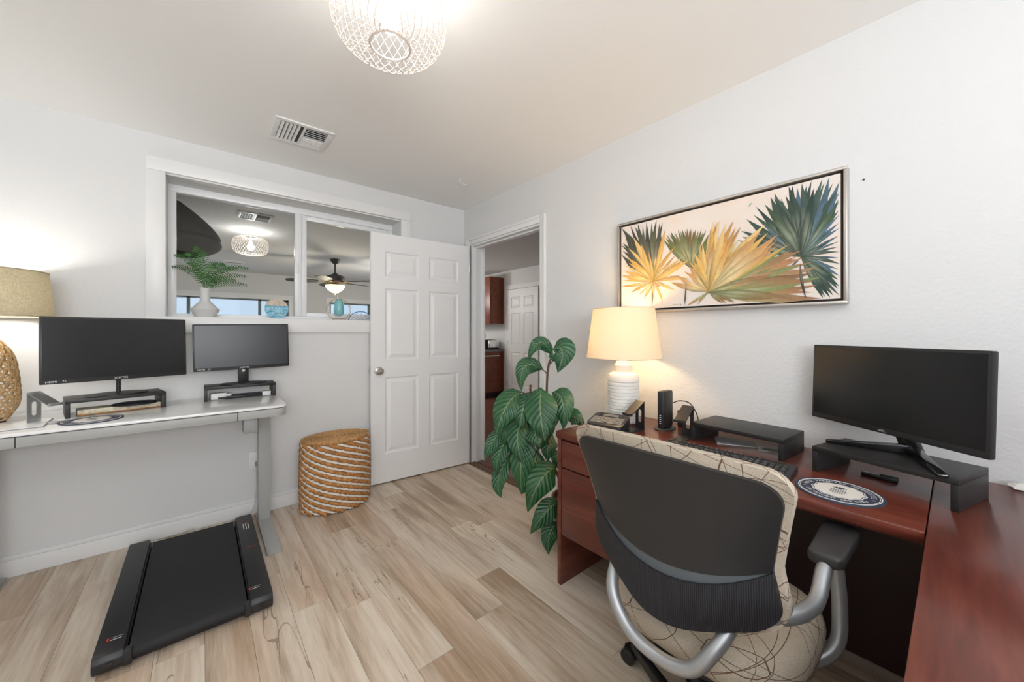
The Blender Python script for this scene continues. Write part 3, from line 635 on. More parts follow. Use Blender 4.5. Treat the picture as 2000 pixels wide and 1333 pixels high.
# ---------------------------------------------------------------- monitors
def monitor(label, loc, rz, w, h, zb, roll, tilt, stand, brand, hd, scr='screen', yoff=0):
    m = thing('monitor', label, 'monitor', loc, rz, 'black monitors'); M = T(0, yoff, zb+h/2) @ RY(roll) @ RX(tilt)
    b = MB(); b.M = M; b.prism(rrect(w, h, .006), -.001, .001)
    b = MB(); b.M = M @ RX(90); b.prism(rrect(w, h, .005), -.006, .012); bd = b.build('housing', 'bezel', m, bev=.002)
    b = MB(); b.M = M; b.box(-w/2+.009, w/2-.009, -.0128, -.0118, -h/2+.020, h/2-.009); sc = b.build('screen', scr, m)
    b = MB(); b.M = M; b.box(-w*.36, w*.36, .006, .034, -h*.38, h*.25); b.build('back_cover', 'bezel', m, bev=.008)
    b = MB(); text(b, brand, .013 if stand != 'v' else .014, M @ T(0, -.0135, -h/2+.010) @ RX(90)); b.build('brand_lettering', 'white_print', bd)
    if hd:
        b = MB(); text(b, 'HDMI', .012, M @ T(-w/2+.035, -.0135, -h/2+.010) @ RX(90), sx=1.25); text(b, '75', .014, M @ T(-w/2+.075, -.0135, -h/2+.010) @ RX(90)); b.build('sticker', 'white_print', bd)
    if stand == 'pole':
        b = MB(); b.tube([(0, -.008, .008), (0, -.008, zb+h*.3)], .009, 12); b.build('pole', 'black', m)
        b = MB(); b.lathe([(1, 0), (1, .004), (.97, .008), (.3, .012)], 40, 0, 0.0, .118, .088); b.build('foot', 'black', m)
    elif stand == 'neck':
        MB().box(-.028, .028, .012, .028, .008, zb+h*.3).build('neck', 'black', m, bev=.003)
        b = MB(); b.M = T(0, .011, zb-.012) @ RX(90); b.lathe([(.009, 0), (.009, .002)], 16); b.build('cable_clip', 'white_print', m)
        b = MB(); b.lathe([(1, 0), (1, .004), (.97, .007), (.3, .010)], 40, 0, -.004, .125, .068); b.build('foot', 'black', m)
    else:
        b = MB(); b.add([(-.03,.035,zb+.06), (.03,.035,zb+.06), (.03,.05,zb+.06), (-.03,.05,zb+.06), (.015,.03,.012), (.075,.03,.012), (.075,.05,.012), (.015,.05,.012)], [(0,1,2,3), (7,6,5,4), (0,4,5,1), (1,5,6,2), (2,6,7,3), (3,7,4,0)]); b.build('neck', 'black_gloss', m, bev=.003)
        for fx, fy in ((-.117, -.105), (.225, -.097)):
            b = MB(); dx, dy = fx-.045, fy-.04; L = math.hypot(dx, dy); nx, ny = -dy/L*.012, dx/L*.012
            b.add([(.045+nx,.04+ny,0), (.045-nx,.04-ny,0), (fx-nx,fy-ny,0), (fx+nx,fy+ny,0), (.045+nx,.04+ny,.034), (.045-nx,.04-ny,.034), (fx-nx,fy-ny,.010), (fx+nx,fy+ny,.010)], [(0,3,2,1), (4,5,6,7), (0,1,5,4), (1,2,6,5), (2,3,7,6), (3,0,4,7)]); b.build('leg', 'black_gloss', m, bev=.004)
    return m
monitor('large black monitor on a thin pole, left end of the white desk', (-.338, 2.872, ZD+.0872), 17, .535, .322, .083, 0, -3, 'pole', 'SCEPTRE', True, 'screen', -.045)
monitor('smaller black monitor on a square neck, on the white desk', (.213, 2.965, ZD+.0872), 0, .50, .288, .095, -1.2, -2, 'neck', 'SCEPTRE', True, 'screen_grey', -.012)
monitor('black monitor on splayed glossy legs, on the wooden desk', (1.766, .152, ZW+.0882), -125.2, .532, .290, .059, 0, -2, 'v', 'onn.', False)
# ---------------------------------------------------------------- round mouse pads with the printed seal
def pad(label, loc, rz, r, z0=.004, dark=False):
    p = thing('round_mouse_pad', label, 'mouse pad', loc, rz, 'round mouse pads')
    b = MB(); b.lathe([(r, 0), (r, .003), (r-.001, z0)], 64); root = p; p = b.build('base', 'navy' if not dark else 'dim_mat', p)
    if dark:
        b = MB(); b.lathe([(r*.8, z0), (r*.8, z0+.0006), (r*.78, z0+.0006), (r*.78, z0)], 48, cap=False); b.build('seal_ring', 'grey_card', p); return root
    for a, c in ((.925, .90), (.88, .868)):
        b = MB(); b.lathe([(r*a, z0), (r*a, z0+.0003), (r*c, z0+.0003), (r*c, z0)], 64, cap=False); b.build('seal_ring', 'white_print', p)
    n = 96; sc = [(r*(.60+.022*math.cos(12*2*PI*i/n))*math.cos(2*PI*i/n), r*(.60+.022*math.cos(12*2*PI*i/n))*math.sin(2*PI*i/n)) for i in range(n)]
    MB().prism(sc, z0, z0+.0003).build('seal_border', 'white_print', p); MB().prism([(x*.955, y*.955) for x, y in sc], z0, z0+.0005).build('seal_line', 'navy', p); MB().prism([(x*.92, y*.92) for x, y in sc], z0, z0+.0007).build('seal_field', 'cream', p)
    b = MB(); ring_text(b, '* MAUI PARADISE PROPERTIES *', r*.735, r*.17, 196, -16, z0+.0004); ring_text(b, 'LIVE YOUR DREAM - MAKE IT MAUI', r*.735, r*.15, 208, 332, z0+.0004, True); b.build('seal_lettering', 'white_print', p)
    b = MB(); z = z0+.0009   # pineapple emblem: crosshatched fruit and crown
    for k in range(-3, 4):
        hw = r*.20*math.sqrt(max(0, 1-(k/4)**2)); yy = -r*.08+k*r*.055
        b.add([(-hw, yy-.0006, z), (hw, yy-.0006, z), (hw, yy+.0006, z), (-hw, yy+.0006, z)], [(0,1,2,3)])
        hh = r*.24*math.sqrt(max(0, 1-(k/4)**2)); xx = k*r*.05
        b.add([(xx-.0005, -r*.08-hh, z), (xx+.0005, -r*.08-hh, z), (xx+.0005, -r*.08+hh, z), (xx-.0005, -r*.08+hh, z)], [(0,1,2,3)])
    for a in (90, 60, 120, 30, 150):
        ca, sa = math.cos(R(a)), math.sin(R(a)); L = r*.22; b.add([(0, r*.16, z), (ca*L*.5-sa*r*.03, r*.16+sa*L*.5+ca*r*.03, z), (ca*L, r*.16+sa*L, z), (ca*L*.5+sa*r*.03, r*.16+sa*L*.5-ca*r*.03, z)], [(0,1,2,3)])
    b.build('pineapple_emblem', 'navy', p)
    return p
pad('navy and cream round mouse pad beside the keyboard', (1.49, .232, ZW), -88, .105)
pad('navy and white round mouse pad in front of the big monitor', (-.395, 2.635, ZD), 5, .105)
# things under the risers of the white desk
t_ = thing('cream_box', 'flat cream-topped box tucked under the left riser', 'box', (-.33, 2.885, ZD), 12.4)
MB().box(-.155, .155, -.05, .05, 0, .028).build('body', 'shelf_cream', t_, bev=.003); MB().box(-.155, .155, -.053, -.049, .001, .006).build('orange_edge', 'rope', t_)
pad('plain dark round mouse pad lying on the cream box', (-.275, 2.883, ZD+.0285), 0, .09, .004, True)
t_ = thing('laptop_charger', 'white charger brick under the right riser', 'charger', (.084, 2.962, ZD), 4)
MB().box(-.04, .04, -.03, .03, 0, .04).build('body', 'white_plastic', t_, bev=.006, seg=3); MB().box(.04, .065, -.018, .018, .006, .032).build('adapter', 'white_plastic', t_, bev=.004)
t_ = thing('charger_cube', 'small white cube charger at the right riser edge', 'charger', (.335, 2.945, ZD), 0)
MB().box(-.024, .024, -.02, .02, 0, .030).build('body', 'white_plastic', t_, bev=.005, seg=3)
b = MB(); b.tube([(-.024, 0, .012), (-.032, -.002, .012)], .003, 6); b.build('usb_port', 'black', t_)
t_ = thing('closed_laptop', 'thin black closed laptop under the right riser', 'laptop', (.20, 2.985, ZD), 2)
MB().box(-.12, .12, -.05, .05, .002, .016).build('lid', 'black', t_, bev=.003); MB().box(-.118, .118, -.05, -.045, .004, .008).build('front_edge', 'plastic_dark', t_)
t_ = thing('desk_mat', 'white glossy mat with a dark edge at the left', 'desk mat', (-.705, 2.66, ZD), 4)
MB().box(-.17, .17, -.10, .12, .0005, .004).build('edge', 'grey_desk_dark', t_, bev=.001); MB().box(-.167, .167, -.096, .117, .004, .0062).build('sheet', 'white_glass', t_)
# laptop stands: base plate, upright with slot, sloping plate with a lip
def lstand(label, loc, rz, mat, group):
    s = thing('laptop_stand', label, 'laptop stand', loc, rz, group); w, h = .052, .14
    MB().box(-.004, .115, -w/2, w/2, 0, .004).build('base_plate', mat, s, bev=.001)
    b = MB(); hw, hh, zc = .010, .032, .068
    out = [(-w/2, .004), (w/2, .004), (w/2, h), (-w/2, h)]; n = 20
    hole = [(hw*math.cos(R(a)), zc+(hh-hw)*(1 if 0 <= a <= 180 else -1)+hw*math.sin(R(a))) for a in [360*i/n for i in range(n)]]
    vs = [(x, y, z) for x in (0, -.004) for y, z in out+hole]; m_ = 4+n; fs = []
    for s0 in (0, m_):
        for i in range(n):
            j = (i+1) % n; a = 360*(i+.5)/n; cn = 2 if a < 90 else 3 if a < 180 else 0 if a < 270 else 1
            fs.append((s0+cn, s0+4+i, s0+4+j))
        for (hi, c0, c1) in ((5, 2, 3), (10, 3, 0), (15, 0, 1), (0, 1, 2)): fs.append((s0+4+hi, s0+c0, s0+c1))
    fs += [(4+i, 4+(i+1) % n, m_+4+(i+1) % n, m_+4+i) for i in range(n)]+[(i, (i+1) % 4, m_+(i+1) % 4, m_+i) for i in range(4)]
    b.add(vs, fs); b.build('upright', mat, s)
    b = MB(); b.add([(-.004, -w/2, h), (-.004, w/2, h), (.088, w/2, h-.058), (.088, -w/2, h-.058), (-.004, -w/2, h+.004), (-.004, w/2, h+.004), (.090, w/2, h-.054), (.090, -w/2, h-.054)], [(0,3,2,1), (4,5,6,7), (0,1,5,4), (1,2,6,5), (2,3,7,6), (3,0,4,7)]); b.build('sloping_plate', mat, s)
    MB().box(.086, .098, -w/2, w/2, h-.060, h-.048).build('lip', mat, s, bev=.001)
    return s
lstand('dark metal laptop stand on the white desk by the woven lamp', (-.585, 2.715, ZD), -37, 'steel', 'laptop stands')
lstand('dark laptop stand beside the label maker', (1.690, 1.022, ZW), 172, 'bezel', 'laptop stands')
lstand('dark laptop stand between the router and the riser', (1.748, .808, ZW), 183, 'bezel', 'laptop stands')
# ---------------------------------------------------------------- table lamps
def shade_mesh(mb, rb, rt, h, z0, n=48):
    mb.lathe([(rb, z0), (rt, z0+h)], n, cap=False); mb.lathe([(rt-.002, z0+h), (rb-.002, z0)], n, cap=False)
    mb.F += []; return mb
L1 = thing('table_lamp', 'woven rattan lamp with a beige linen shade', 'lamp', (-.765, 2.85, ZD), 0, 'table lamps')
b = MB(); shade_mesh(b, .212, .193, .212, .492); S1 = b.build('shade', 'shade_linen', L1)
for r_, z in ((.212, .492), (.193, .704)):
    b = MB(); b.tube([(r_*math.cos(a), r_*math.sin(a), z) for a in [2*PI*i/48 for i in range(48)]], .0025, 6, closed=True); b.build('shade_rim', 'shade_linen', S1)
PRF = [(.064, .0), (.075, .02), (.106, .085), (.105, .15), (.100, .22), (.093, .285), (.080, .33), (.058, .365), (.042, .39), (.040, .41)]
b = MB(); b.lathe([(.066, 0), (.068, .010), (.060, .012)], 32); b.build('base_disc', 'plastic_dark', L1)
def prf(z):
    for (r0, z0), (r1, z1) in zip(PRF, PRF[1:]):
        if z0 <= z <= z1: return r0+(r1-r0)*(z-z0)/(z1-z0)
    return PRF[-1][0]
b = MB(); rows = [.012+i*.0335 for i in range(12)]
for z in rows:
    rr = prf(z); b.tube([(rr*math.cos(a), rr*math.sin(a), z) for a in [2*PI*i/40 for i in range(40)]], .0036, 5, closed=True)
b.build('woven_rings', 'rattan', L1)
b = MB(); nz = 17
for i, (z0, z1) in enumerate(zip(rows, rows[1:])):
    for k in range(nz):
        a0 = 2*PI*(k+(i % 2)*.5)/nz; r0, r1 = prf(z0), prf(z1)
        for sgn in (-1, 1):
            a1 = a0+sgn*PI/nz*.55
            b.tube([(r0*math.cos(a0), r0*math.sin(a0), z0), ((r0+r1)/2*1.02*math.cos((a0+a1)/2), (r0+r1)/2*1.02*math.sin((a0+a1)/2), (z0+z1)/2), (r1*math.cos(a1), r1*math.sin(a1), z1)], .0042, 5)
b.build('woven_strands', 'rattan', L1)
b = MB(); b.tube([(0,0,.40), (0,0,.57)], .006, 8); b.build('lamp_rod', 'metal', L1)
b = MB(); b.lathe([(.001, .55), (.03, .56), (.034, .59), (.02, .62), (.001, .625)], 16, cap=False); b.build('bulb', 'bulb', L1)
ptlight('lamp_light', (0, 0, .59), 15, (1, .965, .91), .045, L1)
L2 = thing('table_lamp', 'ribbed white ceramic lamp with a glowing white shade', 'lamp', (1.765, 1.166, ZW), 0, 'table lamps')
b = MB(); shade_mesh(b, .196, .161, .265, .35); S2 = b.build('shade', 'shade_white', L2)
for r_, z in ((.196, .35), (.161, .615)):
    b = MB(); b.tube([(r_*math.cos(a), r_*math.sin(a), z) for a in [2*PI*i/48 for i in range(48)]], .002, 6, closed=True); b.build('shade_rim', 'shade_white', S2)
pr = [(.070, 0), (.080, .006)]; z = .012
while z < .215: pr += [(.083, z), (.083, z+.010), (.0775, z+.0125), (.0775, z+.0145)]; z += .0175
pr += [(.083, .225), (.083, .245), (.074, .262), (.052, .272), (.047, .278), (.047, .310), (.040, .316), (.036, .33)]
b = MB(); b.lathe(pr, 40); b.build('ceramic_base', 'ceramic', L2)
b = MB(); b.lathe([(.034, .30), (.034, .312), (.030, .318), (.030, .326), (.014, .332), (.010, .345)], 20); b.build('collar', 'ceramic', L2)
b = MB(); b.tube([(0,0,.33), (0,0,.42)], .007, 8); b.build('lamp_rod', 'metal', L2)
b = MB(); b.lathe([(.001, .42), (.028, .435), (.032, .465), (.018, .50), (.001, .505)], 16, cap=False); b.build('bulb', 'bulb_warm', L2)
ptlight('lamp_light', (0, 0, .47), 12, (1, .66, .30), .045, L2)
# ---------------------------------------------------------------- wooden L-shaped desk
D2 = thing('wooden_desk', 'mahogany desk with drawers against the painting wall', 'desk', (0, 0, 0))
x0, x1, ya, yb_ = 1.35, 1.968, .049, 1.275
def nose(mb, x, y0, y1, axis):
    pr = [(0, -.002), (.004, -.010), (.008, -.019), (.006, -.029), (-.002, -.038), (-.02, -.04), (-.02, -.002)]
    n = len(pr)
    if axis == 'y': vs = [(x-a, y, ZW+c) for y in (y0, y1) for a, c in pr]
    else: vs = [(y, x+a, ZW+c) for y in (y0, y1) for a, c in pr]
    mb.add(vs, [tuple(range(n)), tuple(range(2*n-1, n-1, -1))]+[(i, (i+1) % n, n+(i+1) % n, n+i) for i in range(n)])
MB().box(x0, x1, ya+.001, yb_, ZW-.03, ZW).build('desk_top', 'mahogany_y', D2, bev=.003)
b = MB(); nose(b, x0+.01, ya+.001, yb_+.004, 'y'); b.build('front_edging', 'mahogany_y', D2)
MB().box(x0+.01, x1, yb_-.024, yb_, 0, ZW-.031).build('end_panel', 'mahogany_x', D2, bev=.002)
MB().box(x1-.03, x1-.016, ya, yb_-.025, .004, ZW-.031).build('back_panel', 'mahogany_dark', D2)
MB().box(x0+.035, x1-.022, yb_-.43, yb_-.026, .25, ZW-.032).build('drawer_case', 'mahogany_dark', D2)
for z0, z1 in ((.585, ZW-.045), (.25, .579)):
    MB().box(x0+.012, x0+.034, yb_-.43, yb_-.027, z0, z1).build('drawer', 'mahogany_y', D2, bev=.003)
D3 = thing('return_desk', 'mahogany desk section running along the bottom right', 'desk', (0, 0, 0))
MB().box(.42, x1, -.70, ya-.001, ZW-.03, ZW).build('desk_top', 'mahogany_x', D3, bev=.003)
b = MB(); nose(b, ya-.011, .42, x0-.005, 'x'); b.build('front_edging', 'mahogany_x', D3)
MB().box(.44, .464, -.69, ya-.02, 0, ZW-.031).build('end_panel', 'mahogany_x', D3)
MB().box(x1-.024, x1, -.69, ya-.02, 0, ZW-.031).build('end_panel', 'mahogany_x', D3)
MB().box(.465, x1-.025, -.66, -.64, .1, ZW-.031).build('modesty_panel', 'mahogany_dark', D3)
# ---------------------------------------------------------------- things on the wooden desk
KB = thing('keyboard', 'full-size black keyboard on the wooden desk', 'keyboard', (1.503, .577, ZW), -87.2)
b = MB(); b.add([(-.228,-.078,.002), (.228,-.078,.002), (.228,.078,.002), (-.228,.078,.002), (-.226,-.077,.014), (.226,-.077,.014), (.226,.077,.024), (-.226,.077,.024)], [(0,3,2,1), (4,5,6,7), (0,1,5,4), (1,2,6,5), (2,3,7,6), (3,0,4,7)]); b.build('case', 'keycap', KB, bev=.003)
_km = {}
def key_mesh(w, d):
    if (w, d) not in _km:
        b = MB(); p = .0008; b.add([(-w/2+p,-d/2+p,0), (w/2-p,-d/2+p,0), (w/2-p,d/2-p,0), (-w/2+p,d/2-p,0), (-w/2+.0028,-d/2+.0022,.0062), (w/2-.0028,-d/2+.0022,.0062), (w/2-.0028,d/2-.003,.0062), (-w/2+.0028,d/2-.003,.0062)], [(0,3,2,1), (4,5,6,7), (0,1,5,4), (1,2,6,5), (2,3,7,6), (3,0,4,7)])
        o = b.build('key', 'keycap', None, smooth=False); _km[(w, d)] = o.data; bpy.data.objects.remove(o)
    return _km[(w, d)]
leg_ = MB(); U = .01905
def krow(x, y, keys, d=1):
    for w, ch in keys:
        if ch is not None:
            cx, cy = x+w*U/2, y+U*d/2; zz = .0185+.065*(cy)
            mesh_inst('key', key_mesh(round(w*U, 5), round(d*U, 5)), KB, (cx, cy, zz-.0015), (math.atan(10/154), 0, 0))
            if ch.strip(): text(leg_, ch, .0062, T(cx-.002, cy+.0015, zz+.0052) @ RX(3.7))
        x += w*U
x = -.218; rows = [.046, .0205, .0205-U, .0205-2*U, .0205-3*U, .0205-4*U]
krow(x, rows[0]+.004, [(1,'Esc'), (1,None)]+[(1,'F%d' % i) for i in (1,2,3,4)]+[(.5,None)]+[(1,'F%d' % i) for i in (5,6,7,8)]+[(.5,None)]+[(1,'F%d' % i) for i in (9,10,11,12)]+[(.25,None)]+[(1,' '), (1,' '), (1,' ')])
krow(x, rows[1], [(1,c) for c in '`1234567890-=']+[(2,'<-'), (.25,None), (1,'Ins'), (1,'Hm'), (1,'Up'), (.25,None), (1,'Nm'), (1,'/'), (1,'*'), (1,'-')])
krow(x, rows[2], [(1.5,'Tab')]+[(1,c) for c in 'QWERTYUIOP[]']+[(1.5,'\\'), (.25,None), (1,'Del'), (1,'End'), (1,'Dn'), (.25,None), (1,'7'), (1,'8'), (1,'9')])
krow(x, rows[3], [(1.75,'Caps')]+[(1,c) for c in "ASDFGHJKL;'"]+[(2.25,'Enter'), (3.5,None), (1,'4'), (1,'5'), (1,'6')])
krow(x, rows[4], [(2.25,'Shift')]+[(1,c) for c in 'ZXCVBNM,./']+[(2.75,'Shift'), (1.25,None), (1,'^'), (1.25,None), (1,'1'), (1,'2'), (1,'3')])
krow(x, rows[5], [(1.25,'Ctrl'), (1.25,' '), (1.25,'Alt'), (6.25,' '), (1.25,'Alt'), (1.25,' '), (1.25,' '), (1.25,'Ctrl'), (.25,None), (1,'<'), (1,'v'), (1,'>'), (.25,None), (2,'0'), (1,'.')])
krow(x+21.5*U, rows[3], [(1,'+')], 2); krow(x+21.5*U, rows[5], [(1,'Ent')], 2)
tag(leg_.build('key_legends', 'white_print', KB, fix=False, smooth=False), kind='stuff')
LMk = thing('label_maker', 'black label maker with a small keyboard and screen', 'label maker', (1.578, 1.128, ZW), -75)
b = MB(); pr = rrect(.185, .15, .03, 6); n = len(pr); hz = lambda y: .034+.030*(y+.075)/.15
b.add([(x*.93, y*.93, 0) for x, y in pr]+[(x, y, .018) for x, y in pr]+[(x, y, hz(y)) for x, y in pr], [tuple(range(n-1, -1, -1)), tuple(range(2*n, 3*n))]+[(j*n+i, j*n+(i+1) % n, (j+1)*n+(i+1) % n, (j+1)*n+i) for j in (0, 1) for i in range(n)]); b.build('body', 'plastic_dark', LMk, bev=.003)
SL = math.degrees(math.atan(.030/.15))
b = MB(); b.M = T(0, .042, hz(.042)+.0006) @ RX(SL); b.box(-.062, .062, -.022, .022, -.002, .001); b.build('screen', 'screen', LMk)
b = MB(); b.M = T(0, .042, hz(.042)+.0012) @ RX(SL); b.box(-.040, .040, -.013, .013, -.001, .0012); b.build('display', 'grey_card', LMk)
b = MB()
for r_ in range(5):
    for c_ in range(11):
        xx = -.073+c_*.0146; yy = .010-r_*.0145
        if r_ == 4 and c_ in (3, 4, 5, 7): continue
        b.M = T(xx, yy, hz(yy)+.0015) @ RX(SL); b.box(-.0060, .0060 if not (r_ == 4 and c_ in (2, 6)) else .034, -.0045, .0045, -.002, .0022)
b.M = Matrix.Identity(4); tag(b.build('keypad', 'sticker', LMk, smooth=False), kind='stuff')
RT = thing('router', 'slim black router standing upright near the lamp', 'router', (1.806, .950, ZW), 0)
b = MB(); b.lathe([(1, 0), (1, .004), (.9, .008)], 32, 0, 0, .068, .045); b.build('stand', 'plastic_dark', RT)
MB().box(-.047, .047, -.0165, .0165, .008, .192).build('body', 'plastic_dark', RT, bev=.006, seg=3)
MB().box(-.030, .044, -.0178, -.0164, .02, .185).build('side_panel', 'bezel', RT, bev=.0005)
for k in range(8):
    b = MB(); z = .032+k*.018; b.box(.002, .010, -.0184, -.0177, z-.0012, z+.0012); b.box(.0048, .0072, -.0184, -.0177, z-.004, z+.004); b.build('vent_cross', 'black', RT)
for k in range(5): MB().box(-.0478, -.0469, -.004, .004, .03+k*.010, .034+k*.010).build('status_light', 'white_print', RT)
b = MB(); b.tube(spline([(1.856, .935, .885), (1.88, .91, .897), (1.90, .87, .888), (1.91, .84, .84), (1.915, .82, .766), (1.90, .77, .7645)], 6), .0026, 6)
tag(b.build('router_cable', 'darkwire'), 'thin black cable looping from the router', 'cable')
b = MB(); b.M = T(1.902, .915, ZW); b.box(-.011, .011, -.014, .014, 0, .085); tag(b.build('power_adapter', 'plastic_dark', bev=.003), 'small dark adapter behind the router', 'adapter')
t_ = thing('booklet', 'dark folded booklet under the empty riser', 'booklet', (1.80, .625, ZW), -62)
b = MB(); b.M = T(0,0,.001); b.box(-.075, .075, -.045, .045, 0, .0018); b.build('back_cover', 'paper', t_); b = MB(); b.M = T(0,0,.003) @ RY(3); b.box(-.075, .075, -.046, .046, .003, .0052); b.build('front_cover', 'grey_card', t_)
t_ = thing('card', 'pale card under the empty riser', 'card', (1.80, .49, ZW), -75)
MB().box(-.045, .045, -.03, .03, .0005, .0025).build('sheet', 'paper', t_); MB().box(-.03, .03, -.02, .02, .0025, .003).build('print', 'sticker', t_)
t_ = thing('pocket_knife', 'black pocket tool lying under the monitor riser', 'tool', (1.735, .166, ZW), -95)
MB().box(-.045, .01, -.009, .009, .0, .011).build('blade', 'black_gloss', t_, bev=.003); MB().box(.0, .045, -.011, .011, 0, .015).build('handle', 'plastic_dark', t_, bev=.004)
b = MB(); rn = random.Random(3); b.lathe([(.001, 0), (.016, .003), (.019, .010), (.012, .018), (.001, .020)], 9); b.V = [(x+rn.uniform(-.005,.005), y*1.5+rn.uniform(-.005,.005), max(0, z+rn.uniform(-.003,.003))) for x, y, z in b.V]
o = b.build('crumpled_paper', 'paper'); o.location = (1.942, -.126, ZW); tag(o, 'crumpled scrap of paper at the desk back edge', 'paper scrap')
# ---------------------------------------------------------------- office chair
CH = thing('office_chair', 'office chair with dark back shell and arc-patterned beige cushions', 'chair', (1.09, .478, 0), 0)
def bx(u, z):   # back surface: leans, wraps forward at the sides
    h = (z-.56)/.4; return -.262+.03*math.sin(PI*min(max(h,0),1))*.4+.05*(1-min(max(h,0),1)) + (.085-.04*h)*u*u + .02*(1-h)*0
def halfw(z):
    h = (z-.56)/.40
    pts = [(-.02, .20), (.1, .238), (.25, .240), (.45, .228), (.7, .246), (.9, .263), (1.02, .266)]
    for (a, wa), (b_, wb) in zip(pts, pts[1:]):
        if h <= b_: return wa+(wb-wa)*max(0, (h-a))/(b_-a)
    return pts[-1][1]
def backgrid(zlo, zhi, off0, off1, nu=28, nv=14, grow=0, rim=0):
    mb = MB(); vs = []
    for off in (off0, off1):
        for j in range(nv+1):
            for i in range(nu+1):
                u = math.sin(PI/2*(-1+2*i/nu)); z = zlo(u)+(zhi(u)-zlo(u))*j/nv; wv = halfw(z)+grow
                edge = min(1, (1-abs(u))/.12); ez = min(1, min(j/nv, 1-j/nv)/.12)
                o = off if rim == 0 else off*(1-rim*(1-min(edge, ez))**2)
                vs.append((bx(u, z)+o, u*wv, z))
    n1 = (nu+1)*(nv+1); fs = []
    for j in range(nv):
        for i in range(nu):
            a = j*(nu+1)+i; q = (a, a+1, a+nu+2, a+nu+1); fs.append(q); fs.append(tuple(n1+k for k in reversed(q)))
    ring = [i for i in range(nu+1)]+[(j)*(nu+1)+nu for j in range(1, nv+1)]+[nv*(nu+1)+i for i in range(nu-1, -1, -1)]+[j*(nu+1) for j in range(nv-1, 0, -1)]
    fs += [(ring[k], ring[(k+1) % len(ring)], n1+ring[(k+1) % len(ring)], n1+ring[k]) for k in range(len(ring))]
    mb.add(vs, fs); return mb
ztop = lambda u: .938+.018*(1-u*u)-(.05*(1-math.sqrt(max(0, 1-((abs(u)-.82)/.18)**2))) if abs(u) > .82 else 0)
zbu = lambda u: .683+.055*u*u
zbl = lambda u: .655+.083*u*u
zbot = lambda u: .536+.075*u*u+.035*(1-math.sqrt(max(0, 1-u**6)))
backgrid(zbu, ztop, -.006, .010).build('back_shell', 'shell', CH, angle=50)
backgrid(zbl, zbu, -.004, .008, 28, 2).build('trim_band', 'band', CH, angle=50)
backgrid(zbot, zbl, -.012, .010, 28, 8).build('lumbar_panel', 'ribbed', CH, angle=50)
b = backgrid(lambda u: .528+.07*u*u+.05*(1-math.sqrt(max(0, 1-u**6))), lambda u: ztop(u)+.028, .012, .075, 28, 14, .012, .6); b.build('back_cushion', 'fabric', CH, angle=80)
# seat cushion: a rounded superellipse slab
b = MB(); n = 48; prof = [(.80, .405), (.93, .41), (.99, .43), (1.0, .455), (.975, .48), (.90, .497), (.75, .503), (.4, .50), (.001, .498)]
for i, (s_, z) in enumerate(prof): pass
vs = []
for s_, z in prof:
    for k in range(n):
        a = 2*PI*k/n; c_, sn = math.cos(a), math.sin(a); e = 2/3.2
        vs.append((.075+.245*s_*math.copysign(abs(c_)**e, c_), .262*s_*math.copysign(abs(sn)**e, sn), z-(.02*(max(0, c_*s_)**3))))
b.add(vs, [(i*n+k, i*n+(k+1) % n, (i+1)*n+(k+1) % n, (i+1)*n+k) for i in range(len(prof)-1) for k in range(n)]+[tuple(range(n-1, -1, -1))]); b.build('seat_cushion', 'fabric', CH, angle=80)
b = MB(); b.lathe([(.19, .375), (.215, .39), (.215, .404)], 32, .06, 0); b.build('seat_pan', 'chair_base', CH)
# silver tubes: U behind the seat, and a loop on each arm
b = MB(); b.tube(spline([(-.115, .180, .64), (-.14, .170, .585), (-.20, .145, .525), (-.222, .08, .465), (-.224, 0, .445), (-.222, -.08, .465), (-.20, -.125, .525), (-.14, -.15, .585), (-.115, -.16, .64)], 8), .0165, 12); b.build('back_tube', 'silver_paint', CH)
for s_ in (-1, 1):
    b = MB(); b.tube(spline([(-.155, s_*.195, .625), (-.10, s_*.245, .625), (-.02, s_*.264, .618), (.03, s_*.268, .625), (.075, s_*.268, .655), (.10, s_*.268, .67)], 6), .017, 12)
    b.tube(spline([(.20, s_*.268, .668), (.21, s_*.273, .60), (.20, s_*.28, .52), (.175, s_*.278, .44), (.13, s_*.24, .395), (.06, s_*.18, .392)], 6), .017, 12); b.build('arm_tube', 'silver_paint', CH)
    b = MB(); pr = [(.085, -.028), (.10, -.036), (.30, -.042), (.322, -.034), (.326, 0), (.322, .034), (.30, .042), (.10, .036), (.085, .028)]
    b.prism([(x, s_*.268+y) for x, y in pr], .668, .70); b.build('arm_pad', 'armpad', CH, bev=.010, seg=3)
b = MB(); b.lathe([(.03, .10), (.03, .25), (.022, .25), (.022, .375)], 20); b.build('gas_lift', 'chair_base', CH)
b = MB(); b.lathe([(.04, .06), (.05, .085), (.045, .115), (.03, .12)], 20); b.build('hub', 'chair_base', CH)
a0 = math.degrees(math.atan2(.301, .157))
